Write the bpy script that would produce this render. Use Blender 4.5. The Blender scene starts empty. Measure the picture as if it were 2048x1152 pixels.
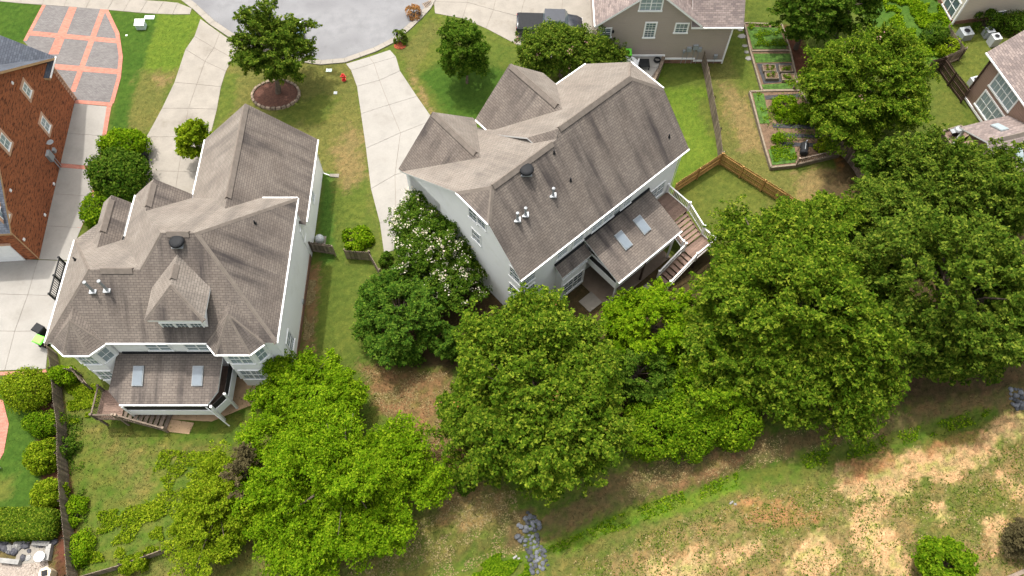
import bpy, math, random
import numpy as np
from mathutils import Vector, Matrix
sc = bpy.context.scene
COL = sc.collection
R = math.radians
# ------------------------------------------------------------------ camera
CF, CT, CH = 1600.0, math.atan(824/1600), 54.0
ct, st = math.cos(CT), math.sin(CT)
cd = bpy.data.cameras.new('camera'); cam = bpy.data.objects.new('camera', cd); COL.objects.link(cam)
cam.location = (0, 0, CH); cam.rotation_euler = (CT, 0, 0)
cd.sensor_width = 36; cd.lens = 36*CF/2048; cd.clip_end = 2000; cd.clip_start = .5
sc.camera = cam
# ------------------------------------------------------------------ sky, sun, exposure
SX, SY = .2, -.31                                  # shadow offset for each metre of height
ELEV = math.atan(1/math.hypot(SX, SY)); SD = Vector((-SX, -SY, 1)).normalized()
wd = bpy.data.worlds.new('World'); sc.world = wd; wd.use_nodes = True
nt = wd.node_tree; nt.nodes.clear()
sky = nt.nodes.new('ShaderNodeTexSky'); sky.sky_type = 'NISHITA'; sky.sun_disc = False
sky.sun_elevation = ELEV; sky.sun_rotation = math.atan2(SD.x, SD.y)
sky.air_density = 2.0; sky.dust_density = 8.0; sky.ozone_density = .0
bg = nt.nodes.new('ShaderNodeBackground'); bg.inputs['Strength'].default_value = .15
wo = nt.nodes.new('ShaderNodeOutputWorld')
hs = nt.nodes.new('ShaderNodeHueSaturation'); hs.inputs['Saturation'].default_value = .35      # thin white cloud veil, even over the sky
nt.links.new(sky.outputs[0], hs.inputs['Color']); nt.links.new(hs.outputs[0], bg.inputs[0]); nt.links.new(bg.outputs[0], wo.inputs[0])
sl = bpy.data.lights.new('sun', 'SUN'); sl.energy = 2.05; sl.angle = R(1.2); sl.color = (1, .955, .88)
so = bpy.data.objects.new('sun', sl); COL.objects.link(so); so.location = (-20, 30, 80)
so.rotation_euler = (-SD).to_track_quat('-Z', 'Y').to_euler()
sc.view_settings.view_transform = 'Standard'; sc.view_settings.look = 'None'
sc.view_settings.exposure = 1.0; sc.view_settings.gamma = 1
sc.render.engine = 'CYCLES'
# ------------------------------------------------------------------ geometry helpers
def ray(u, v):
    x, y = (u-1024)/CF, (576-v)/CF
    return Vector((x, y*ct+st, y*st-ct))
def P(u, v, z=0.):                                  # photograph pixel -> place at height z
    d = ray(u, v); return Vector((0, 0, CH)) + d*((z-CH)/d.z)
def onpl(u, v, p, n):                               # pixel -> place on an upright plane (a wall)
    d = ray(u, v); o = Vector((0, 0, CH)); return o + d*((Vector(p)-o).dot(n)/d.dot(n))
def G(*pts): return [P(u, v).to_2d() for u, v in pts]
rnd = random.Random(7)
class MB:
    def __init__(s): s.v = []; s.f = []; s.m = []
    def face(s, pts, m=0):
        i = len(s.v); s.v += [tuple(p) for p in pts]; s.f.append(list(range(i, i+len(pts)))); s.m.append(m)
    def prism(s, poly, z0, z1, m=0, mside=None):
        n = len(poly); ms = m if mside is None else mside
        a = sum(poly[i][0]*poly[(i+1) % n][1]-poly[(i+1) % n][0]*poly[i][1] for i in range(n))
        if a < 0: poly = list(poly)[::-1]
        i = len(s.v)
        s.v += [(p[0], p[1], z0) for p in poly]+[(p[0], p[1], z1) for p in poly]
        s.f.append([i+k for k in range(n)][::-1]); s.m.append(ms)
        s.f.append([i+n+k for k in range(n)]); s.m.append(m)
        for k in range(n):
            l = (k+1) % n; s.f.append([i+k, i+l, i+n+l, i+n+k]); s.m.append(ms)
    def hexa(s, lo, hi, m=0):                        # eight corners
        i = len(s.v); s.v += [tuple(p) for p in lo]+[tuple(p) for p in hi]
        for f in ((3, 2, 1, 0), (4, 5, 6, 7), (0, 1, 5, 4), (1, 2, 6, 5), (2, 3, 7, 6), (3, 0, 4, 7)):
            s.f.append([i+k for k in f]); s.m.append(m)
    def obox(s, c, ax, ay, az, m=0):                 # centre + three half axes
        c, ax, ay, az = map(Vector, (c, ax, ay, az))
        lo = [c-ax-ay-az, c+ax-ay-az, c+ax+ay-az, c-ax+ay-az]; hi = [p+2*az for p in lo]
        s.hexa(lo, hi, m)
    def box(s, c, sx, sy, sz, rot=0, m=0):           # c = base centre
        a = Vector((math.cos(rot), math.sin(rot), 0)); b = Vector((-math.sin(rot), math.cos(rot), 0))
        s.obox(Vector(c)+Vector((0, 0, sz/2)), a*sx/2, b*sy/2, Vector((0, 0, sz/2)), m)
    def bar(s, p, q, w, h, m=0):                     # beam from p to q
        p, q = Vector(p), Vector(q); d = q-p; t = d.normalized()
        sd = t.cross(Vector((0, 0, 1)))
        sd = Vector((1, 0, 0)) if sd.length < 1e-3 else sd.normalized()
        s.obox((p+q)/2, d/2, sd*w/2, sd.cross(t).normalized()*h/2, m)
    def tube(s, pts, rad, n=8, m=0, cap=True):
        pts = [Vector(p) for p in pts]; rad = rad if isinstance(rad, (list, tuple)) else [rad]*len(pts)
        i = len(s.v); k = len(pts)
        for j, p in enumerate(pts):
            t = (pts[min(j+1, k-1)]-pts[max(j-1, 0)]).normalized()
            a = t.orthogonal().normalized() if abs(t.z) > .999 else t.cross(Vector((0, 0, 1))).normalized()
            b = t.cross(a)
            for q in range(n):
                w = 2*math.pi*q/n; s.v.append(tuple(p+(a*math.cos(w)+b*math.sin(w))*rad[j]))
        for j in range(k-1):
            for q in range(n):
                r = (q+1) % n
                s.f.append([i+j*n+q, i+j*n+r, i+(j+1)*n+r, i+(j+1)*n+q]); s.m.append(m)
        if cap:
            s.f.append([i+q for q in range(n)][::-1]); s.m.append(m)
            s.f.append([i+(k-1)*n+q for q in range(n)]); s.m.append(m)
    def lathe(s, c, prof, n=12, m=0):                # prof = [(r, z)...]
        c = Vector(c); i = len(s.v); k = len(prof)
        for r, z in prof:
            for q in range(n):
                w = 2*math.pi*q/n; s.v.append((c.x+r*math.cos(w), c.y+r*math.sin(w), c.z+z))
        for j in range(k-1):
            for q in range(n):
                r = (q+1) % n; s.f.append([i+j*n+q, i+j*n+r, i+(j+1)*n+r, i+(j+1)*n+q]); s.m.append(m)
        s.f.append([i+q for q in range(n)][::-1]); s.m.append(m)
        s.f.append([i+(k-1)*n+q for q in range(n)]); s.m.append(m)
    def mesh(s, name, mats, loc=(0, 0, 0), smooth=False):
        me = bpy.data.meshes.new(name); l = Vector(loc)
        me.from_pydata([tuple(Vector(v)-l) for v in s.v], [], s.f)
        for mt in mats: me.materials.append(mt)
        me.polygons.foreach_set('material_index', s.m)
        uv = me.uv_layers.new(name='UVMap'); dat = np.zeros(len(me.loops)*2)
        for p in me.polygons:
            nn = p.normal; t = Vector((0, 0, 1)).cross(nn)
            t = Vector((1, 0, 0)) if t.length < .02 else t.normalized()
            q = nn.cross(t)
            for li in p.loop_indices:
                w = me.vertices[me.loops[li].vertex_index].co + l
                dat[2*li] = w.dot(t); dat[2*li+1] = w.dot(q)
        uv.data.foreach_set('uv', dat)
        if smooth: me.polygons.foreach_set('use_smooth', [True]*len(me.polygons))
        return me
    def build(s, name, mats, parent=None, smooth=False):
        if not isinstance(mats, (list, tuple)): mats = [mats]
        a = np.array(s.v); lo, hi = a.min(0), a.max(0)
        loc = ((lo[0]+hi[0])/2, (lo[1]+hi[1])/2, lo[2])
        o = bpy.data.objects.new(name, s.mesh(name, mats, loc, smooth)); COL.objects.link(o); o.location = loc
        if parent: attach(o, parent)
        return o
def attach(o, parent):
    o.parent = parent; o.matrix_parent_inverse = parent.matrix_basis.inverted()
def place(name, me, loc, rz=0, scale=(1, 1, 1), parent=None, rot=None):
    o = bpy.data.objects.new(name, me); COL.objects.link(o); o.location = loc; o.scale = scale
    o.rotation_euler = rot if rot else (0, 0, rz)
    if parent: attach(o, parent)
    return o
def tag(o, label, cat, group=None):
    o['label'] = label; o['category'] = cat
    if group: o['group'] = group
    return o
def thing(name, label, cat, loc, group=None):
    o = bpy.data.objects.new(name, None); COL.objects.link(o); o.location = Vector(loc); o.empty_display_size = .3
    return tag(o, label, cat, group)
def struct(o, label=None):
    o['kind'] = 'structure'
    if label: o['label'] = label
    return o
# ------------------------------------------------------------------ materials
MATS = {}
def nodes(name):
    m = bpy.data.materials.new(name); m.use_nodes = True; t = m.node_tree
    return m, t, t.nodes['Principled BSDF'], t.nodes.new, t.links.new
def ramp(N, a, b, ca=(0, 0, 0, 1), cb=(1, 1, 1, 1)):
    r = N('ShaderNodeValToRGB'); e = r.color_ramp.elements
    e[0].position = a; e[1].position = b; e[0].color = ca; e[1].color = cb; return r
def c4(c): return (c[0], c[1], c[2], 1)
def mixc(N, L, fac, a, b, mode='MIX'):
    x = N('ShaderNodeMix'); x.data_type = 'RGBA'; x.blend_type = mode
    for sock, val in ((x.inputs[0], fac), (x.inputs[6], a), (x.inputs[7], b)):
        if hasattr(val, 'is_output'): L(val, sock)
        elif isinstance(val, (int, float)): sock.default_value = val
        else: sock.default_value = c4(val)
    return x.outputs[2]
def noise(N, L, co, scale, detail=4, rough=.55):
    n = N('ShaderNodeTexNoise'); n.inputs['Scale'].default_value = scale; n.inputs['Detail'].default_value = detail
    n.inputs['Roughness'].default_value = rough
    if co is not None: L(co, n.inputs['Vector'])
    return n.outputs['Fac']
def mat(name, col, rough=.7, var=.18, scale=2.5, bump=0, metal=0, spec=.35, stain=None, lap=0, piece=0):
    """plain procedural surface: colour + two scales of mottling (+ stains, lap siding, weathering)"""
    m, t, b, N, L = nodes(name)
    g = N('ShaderNodeNewGeometry').outputs['Position']
    n1 = noise(N, L, g, scale); n2 = noise(N, L, g, scale*9, 3)
    dk = tuple(c*(1-var*1.6) for c in col); lt = tuple(min(1, c*(1+var)) for c in col)
    c = mixc(N, L, ramp_out(N, L, n1, .3, .7), dk, lt)
    c = mixc(N, L, .5, c, mixc(N, L, n2, dk, lt))
    if piece:                                           # every board or stone a little different
        oi = N('ShaderNodeObjectInfo'); rp = ramp(N, 0, 1, (1-piece, 1-piece, 1-piece, 1), (1+piece*.8, 1+piece*.8, 1+piece*.8, 1)); L(oi.outputs['Random'], rp.inputs[0]); c = mixc(N, L, 1., c, rp.outputs[0], 'MULTIPLY')
    if stain:
        s = noise(N, L, g, stain[1], 5, .65); c = mixc(N, L, ramp_out(N, L, s, stain[2], stain[2]+.16), c, stain[0])
    if lap:
        uv = N('ShaderNodeUVMap').outputs[0]; sp = N('ShaderNodeSeparateXYZ'); L(uv, sp.inputs[0])
        md = N('ShaderNodeMath'); md.operation = 'FRACT'; dv = N('ShaderNodeMath'); dv.operation = 'DIVIDE'
        L(sp.outputs[1], dv.inputs[0]); dv.inputs[1].default_value = lap; L(dv.outputs[0], md.inputs[0])
        sh = ramp_out(N, L, md.outputs[0], .0, .14)
        bp = N('ShaderNodeBump'); bp.inputs['Strength'].default_value = .9; bp.inputs['Distance'].default_value = .02
        L(md.outputs[0], bp.inputs['Height']); bp.invert = True
        L(bp.outputs[0], b.inputs['Normal'])
        c = mixc(N, L, sh, tuple(x*.55 for x in col), c)
    elif bump:
        bp = N('ShaderNodeBump'); bp.inputs['Strength'].default_value = bump; bp.inputs['Distance'].default_value = .03
        L(n2, bp.inputs['Height']); L(bp.outputs[0], b.inputs['Normal'])
    L(c, b.inputs['Base Color'])
    b.inputs['Roughness'].default_value = rough; b.inputs['Metallic'].default_value = metal
    b.inputs['Specular IOR Level'].default_value = spec
    MATS[name] = m; return m
def ramp_out(N, L, src, a, b):
    r = ramp(N, a, b); L(src, r.inputs[0]); return r.outputs[0]
def mapped(N, L, sx, sy):
    uv = N('ShaderNodeUVMap').outputs[0]; mp = N('ShaderNodeMapping'); mp.inputs['Scale'].default_value = (sx, sy, 1)
    L(uv, mp.inputs[0]); return mp.outputs[0]
def shingle(name, c1, c2, streak, amount, row=.17):
    m, t, b, N, L = nodes(name)
    uv = N('ShaderNodeUVMap').outputs[0]
    br = N('ShaderNodeTexBrick'); L(uv, br.inputs[0])
    br.inputs['Color1'].default_value = c4(c1); br.inputs['Color2'].default_value = c4(c2)
    br.inputs['Mortar'].default_value = c4(tuple(x*.42 for x in c1)); br.inputs['Scale'].default_value = 1
    br.inputs['Mortar Size'].default_value = .014; br.inputs['Mortar Smooth'].default_value = .3
    br.inputs['Brick Width'].default_value = .36; br.inputs['Row Height'].default_value = row
    g = N('ShaderNodeNewGeometry').outputs['Position']
    c = mixc(N, L, ramp_out(N, L, noise(N, L, g, .55, 4), .3, .75), br.outputs[0], mixc(N, L, 1.0, br.outputs[0], (.80, .78, .77), 'MULTIPLY'))
    s = ramp_out(N, L, noise(N, L, mapped(N, L, 1.15, .12), 1.0, 5, .62), .42, .66)     # run-off streaks of algae down the slope
    s2 = ramp_out(N, L, noise(N, L, g, .26, 3), .30, .60)
    mm = N('ShaderNodeMath'); mm.operation = 'MULTIPLY'; L(s, mm.inputs[0]); L(s2, mm.inputs[1])
    m3 = N('ShaderNodeMath'); m3.operation = 'MULTIPLY'; L(mm.outputs[0], m3.inputs[0]); m3.inputs[1].default_value = amount
    c = mixc(N, L, m3.outputs[0], c, streak)
    c = mixc(N, L, ramp_out(N, L, noise(N, L, g, 22, 2), .35, .7), mixc(N, L, 1., c, (.82, .82, .82), 'MULTIPLY'), c)
    L(c, b.inputs['Base Color']); b.inputs['Roughness'].default_value = .9; b.inputs['Specular IOR Level'].default_value = .15
    bp = N('ShaderNodeBump'); bp.inputs['Strength'].default_value = .5; bp.inputs['Distance'].default_value = .015
    L(br.outputs['Fac'], bp.inputs['Height']); bp.invert = True; L(bp.outputs[0], b.inputs['Normal'])
    MATS[name] = m; return m
def bricks(name, c1, c2, mortar, w=.22, h=.075, ms=.012, tint=(.5, .45, .5)):
    m, t, b, N, L = nodes(name)
    uv = N('ShaderNodeUVMap').outputs[0]; br = N('ShaderNodeTexBrick'); L(uv, br.inputs[0])
    br.inputs['Color1'].default_value = c4(c1); br.inputs['Color2'].default_value = c4(c2); br.inputs['Mortar'].default_value = c4(mortar)
    br.inputs['Scale'].default_value = 1; br.inputs['Mortar Size'].default_value = ms
    br.inputs['Brick Width'].default_value = w; br.inputs['Row Height'].default_value = h
    s = noise(N, L, mapped(N, L, 2.2, 7), 1.0, 3, .7)                                     # scattered dark bricks
    c = mixc(N, L, ramp_out(N, L, s, .50, .60), br.outputs[0], mixc(N, L, 1., br.outputs[0], tint, 'MULTIPLY'))
    g = N('ShaderNodeNewGeometry').outputs['Position']
    c = mixc(N, L, ramp_out(N, L, noise(N, L, g, .7, 4), .3, .75), mixc(N, L, 1., c, (.8, .8, .8), 'MULTIPLY'), c)
    L(c, b.inputs['Base Color']); b.inputs['Roughness'].default_value = .85; b.inputs['Specular IOR Level'].default_value = .2
    bp = N('ShaderNodeBump'); bp.inputs['Strength'].default_value = .5; bp.inputs['Distance'].default_value = .01; bp.invert = True
    L(br.outputs['Fac'], bp.inputs['Height']); L(bp.outputs[0], b.inputs['Normal'])
    MATS[name] = m; return m
def leafmat(name, cols, trans=.35):
    m, t, b, N, L = nodes(name); t.nodes.remove(b)
    g = N('ShaderNodeNewGeometry'); r = N('ShaderNodeValToRGB'); e = r.color_ramp.elements
    while len(e) < len(cols): e.new(.5)
    for i, c in enumerate(cols): e[i].position = i/(len(cols)-1); e[i].color = c4(c)
    L(g.outputs['Random Per Island'], r.inputs[0])
    n = noise(N, L, g.outputs['Position'], .55, 2)
    c = mixc(N, L, ramp_out(N, L, n, .35, .68), mixc(N, L, 1., r.outputs[0], (.72, .78, .7), 'MULTIPLY'), r.outputs[0])
    d = N('ShaderNodeBsdfDiffuse'); tr = N('ShaderNodeBsdfTranslucent'); pass
    L(c, d.inputs[0]); L(mixc(N, L, 1., c, (1.15, 1.1, .5), 'MULTIPLY'), tr.inputs[0])
    mx = N('ShaderNodeMixShader'); mx.inputs[0].default_value = trans; L(d.outputs[0], mx.inputs[1]); L(tr.outputs[0], mx.inputs[2])
    L(mx.outputs[0], t.nodes['Material Output'].inputs[0])
    MATS[name] = m; return m
def glassmat(name, col=(.10, .14, .16), rough=.08):
    m = mat(name, col, rough, .25, .8, spec=.9); return m
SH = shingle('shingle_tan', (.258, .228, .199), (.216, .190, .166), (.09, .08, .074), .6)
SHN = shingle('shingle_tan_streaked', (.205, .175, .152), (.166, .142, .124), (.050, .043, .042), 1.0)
SHB = shingle('shingle_slate', (.115, .130, .160), (.075, .085, .108), (.05, .055, .065), .4)
SHG = shingle('shingle_brown_mix', (.300, .245, .225), (.175, .145, .140), (.12, .10, .10), .4)
CAP = mat('ridge_cap_shingle', (.170, .145, .125), .9, .2, 3, spec=.1)
TRIM = mat('white_trim', (.80, .80, .79), .5, .05, 2)
WALL = mat('white_siding', (.83, .83, .82), .75, .03, .7, stain=((.74, .74, .71), .5, .55))
TANS = mat('tan_lap_siding', (.345, .290, .245), .75, .05, .8, lap=.19)
PINKS = mat('rose_tan_lap_siding', (.330, .215, .170), .75, .06, .8, lap=.19)
CREAM = mat('cream_lap_siding', (.640, .580, .490), .75, .05, .8, lap=.19)
BRK = bricks('red_brick', (.400, .105, .034), (.300, .078, .028), (.30, .15, .085), tint=(.30, .30, .36))
BRKF = bricks('foundation_brick', (.26, .11, .055), (.19, .08, .045), (.28, .22, .17))
PAVG = bricks('grey_paver', (.175, .165, .162), (.140, .131, .130), (.105, .098, .095), .24, .12, .01, (.85, .85, .85))
PAVR = bricks('red_paver', (.46, .185, .135), (.38, .145, .105), (.27, .16, .13), .22, .11, .008, (.85, .82, .8))
CON = mat('concrete', (.232, .212, .184), .85, .17, .9, .15, stain=((.165, .148, .125), .45, .53), spec=.25)
CON2 = mat('pale_concrete', (.248, .236, .216), .85, .13, .8, .12, stain=((.200, .188, .170), .4, .53), spec=.25)
JNT = mat('joint_filler', (.17, .14, .115), .95, .2, 4)
ASP = mat('asphalt', (.172, .173, .180), .9, .16, 1.2, .4, stain=((.135, .135, .142), .3, .50), spec=.2)
WDG = mat('weathered_wood', (.200, .155, .118), .85, .35, 3.5, .3, piece=.45)
WDD = mat('dark_brown_wood', (.060, .034, .024), .8, .35, 3, .3)
WDN = mat('new_pine_wood', (.400, .225, .075), .75, .22, 4, .2, piece=.28)
WDK = mat('deck_wood', (.190, .125, .097), .8, .22, 5, .3, piece=.22)
WDT = mat('timber_edging', (.185, .150, .108), .85, .3, 4, .3)
BLK = mat('black_metal', (.014, .015, .017), .7, .25, 4, spec=.2)
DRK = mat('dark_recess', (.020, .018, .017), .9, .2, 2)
STL = mat('galvanised_steel', (.30, .315, .33), .5, .15, 5, metal=.3)
GREYM = mat('grey_painted_metal', (.26, .28, .29), .5, .1, 5)
GLS = glassmat('window_glass'); SKL = mat('skylight_glass', (.155, .185, .215), .3, .12, 1.5, spec=.5)
BLND = mat('window_blinds_glass', (.27, .33, .35), .2, .14, 2.5, spec=.6)
LIME = mat('lime_plastic', (.17, .72, .06), .45, .06, 5)
RED = mat('hydrant_red', (.50, .02, .02), .45, .1, 5)
WHITE = mat('white_paint', (.80, .81, .82), .3, .04, 3, spec=.5)
NAVY = mat('dark_car_paint', (.022, .026, .036), .25, .2, 2, spec=.6)
BLUEC = mat('blue_grey_car_paint', (.18, .24, .30), .25, .1, 2, spec=.6)
TYRE = mat('tyre_rubber', (.018, .018, .018), .9, .2, 6)
RSTN = mat('grey_riprap', (.098, .104, .118), .85, .3, 2.2, .5, piece=.6)
ESTN = mat('edging_stone', (.215, .165, .122), .9, .3, 3, .5, piece=.35)
PSTN = mat('pale_stone', (.215, .21, .20), .85, .25, 3, .4, piece=.4)
MUL = mat('mulch', (.095, .042, .028), .95, .45, 7, .8)
MULR = mat('red_mulch', (.26, .060, .026), .95, .35, 7, .8)
SOIL = mat('garden_soil', (.135, .085, .052), .95, .4, 3, .8)
FAB = mat('black_weed_fabric', (.035, .036, .040), .8, .35, 3, .5)
BARK = mat('bark', (.105, .080, .060), .95, .4, 5, .6)
TANC = mat('terracotta_tan', (.50, .33, .21), .8, .15, 4)
PALT = mat('pale_timber', (.66, .54, .38), .8, .1, 3)
LF = dict(
 maple=leafmat('leaf_bright_maple', [(0.0477, 0.1120, 0.0035), (0.0933, 0.1770, 0.0049), (0.1378, 0.2296, 0.0070), (0.2491, 0.3360, 0.0154)]),
 yellow=leafmat('leaf_yellow_green', [(0.0636, 0.1176, 0.0042), (0.1187, 0.1814, 0.0070), (0.1696, 0.2296, 0.0098), (0.2862, 0.3360, 0.0210)]),
 oak=leafmat('leaf_oak', [(0.0276, 0.0627, 0.0049), (0.0615, 0.1142, 0.0077), (0.0954, 0.1546, 0.0105), (0.2385, 0.2800, 0.0280)]),
 deep=leafmat('leaf_deep_green', [(0.0191, 0.0515, 0.0049), (0.0445, 0.0941, 0.0084), (0.0700, 0.1254, 0.0126), (0.1431, 0.2016, 0.0238)]),
 olive=leafmat('leaf_olive', [(0.0233, 0.0515, 0.0056), (0.0551, 0.0986, 0.0098), (0.0869, 0.1344, 0.0140), (0.2014, 0.2408, 0.0308)]),
 cedar=leafmat('leaf_cedar', [(0.0212, 0.0627, 0.0084), (0.0488, 0.1075, 0.0112), (0.0763, 0.1434, 0.0154), (0.1590, 0.2352, 0.0280)]),
 lime=leafmat('leaf_lime_hedge', [(0.0382, 0.0963, 0.0035), (0.0795, 0.1546, 0.0056), (0.1166, 0.2016, 0.0084), (0.2279, 0.3024, 0.0154)]),
 straw=leafmat('leaf_straw', [(.20, .155, .075), (.26, .20, .10), (.33, .26, .14)], .1),
 bronze=leafmat('leaf_bronze', [(.045, .036, .020), (.085, .066, .034), (.12, .10, .05)], .2),
 rust=leafmat('leaf_dry_rust', [(.20, .085, .03), (.30, .14, .05), (.38, .20, .08)], .2),
 pale=leafmat('flower_cream', [(.62, .56, .45), (.72, .66, .55), (.68, .55, .48)], .2),
 pink=leafmat('flower_dusty_pink', [(.42, .22, .20), (.50, .30, .26), (.36, .22, .18)], .2))
# ------------------------------------------------------------------ terrain
NZ = np.random.RandomState(3)
_ph = NZ.rand(12, 3)*6.28; _dr = NZ.rand(12)*6.28
def wob(x, y, s, k=0):                                # smooth pseudo noise in about -1..1
    r = 0
    for i in range(5):
        a = _dr[(i+k) % 12]; f = s*(1+.73*i)
        r = r + np.sin((x*np.cos(a)+y*np.sin(a))*f + _ph[(i+k) % 12, 0] + 1.3*np.sin((x*np.sin(a)-y*np.cos(a))*f*.7+_ph[(i+k) % 12, 1]))/(1+.45*i)
    return r/2.6
def seg_dist(x, y, pts, closed):
    d = np.full(np.shape(x), 1e9); n = len(pts)
    for i in range(n if closed else n-1):
        a, b = pts[i], pts[(i+1) % n]; dx, dy = b[0]-a[0], b[1]-a[1]
        t = np.clip(((x-a[0])*dx+(y-a[1])*dy)/(dx*dx+dy*dy+1e-9), 0, 1)
        d = np.minimum(d, np.hypot(x-a[0]-t*dx, y-a[1]-t*dy))
    return d
def inside(x, y, pts):
    r = np.zeros(np.shape(x), bool); n = len(pts)
    for i in range(n):
        (x0, y0), (x1, y1) = pts[i][:2], pts[(i+1) % n][:2]
        c = ((y0 > y) != (y1 > y)) & (x < (x1-x0)*(y-y0)/((y1-y0) if abs(y1-y0) > 1e-9 else 1e-9)+x0); r ^= c
    return r
DITCH = G((700, 1210), (850, 1145), (960, 1110), (1060, 1085), (1180, 1050), (1330, 1000), (1480, 953), (1600, 925), (1750, 890), (1900, 850), (2060, 800), (2300, 720))
def gz(x, y):
    d = seg_dist(x, y, DITCH, False)
    k = np.clip((19-y)/5, 0, 1)*np.clip((x+18)/6, 0, 1)
    k = np.maximum(k, np.clip((.55*x+4-y)/6+.6, 0, 1))
    return -.42*np.exp(-(d/.7)**2)*k - .30*np.exp(-(d/2.6)**2)*k + .05*wob(x, y, .9)*k
def gzs(x, y): return float(gz(np.array([x]), np.array([y]))[0])
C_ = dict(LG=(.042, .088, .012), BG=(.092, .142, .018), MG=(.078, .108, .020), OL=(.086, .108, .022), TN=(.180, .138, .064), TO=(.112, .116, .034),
          SD=(.375, .262, .148), OC=(.36, .165, .05), MU=(.085, .038, .026), LL=(.165, .108, .056), BL=(.108, .088, .042), DK=(.070, .052, .028), IV=(.052, .110, .018), CL=(.235, .140, .066))
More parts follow.
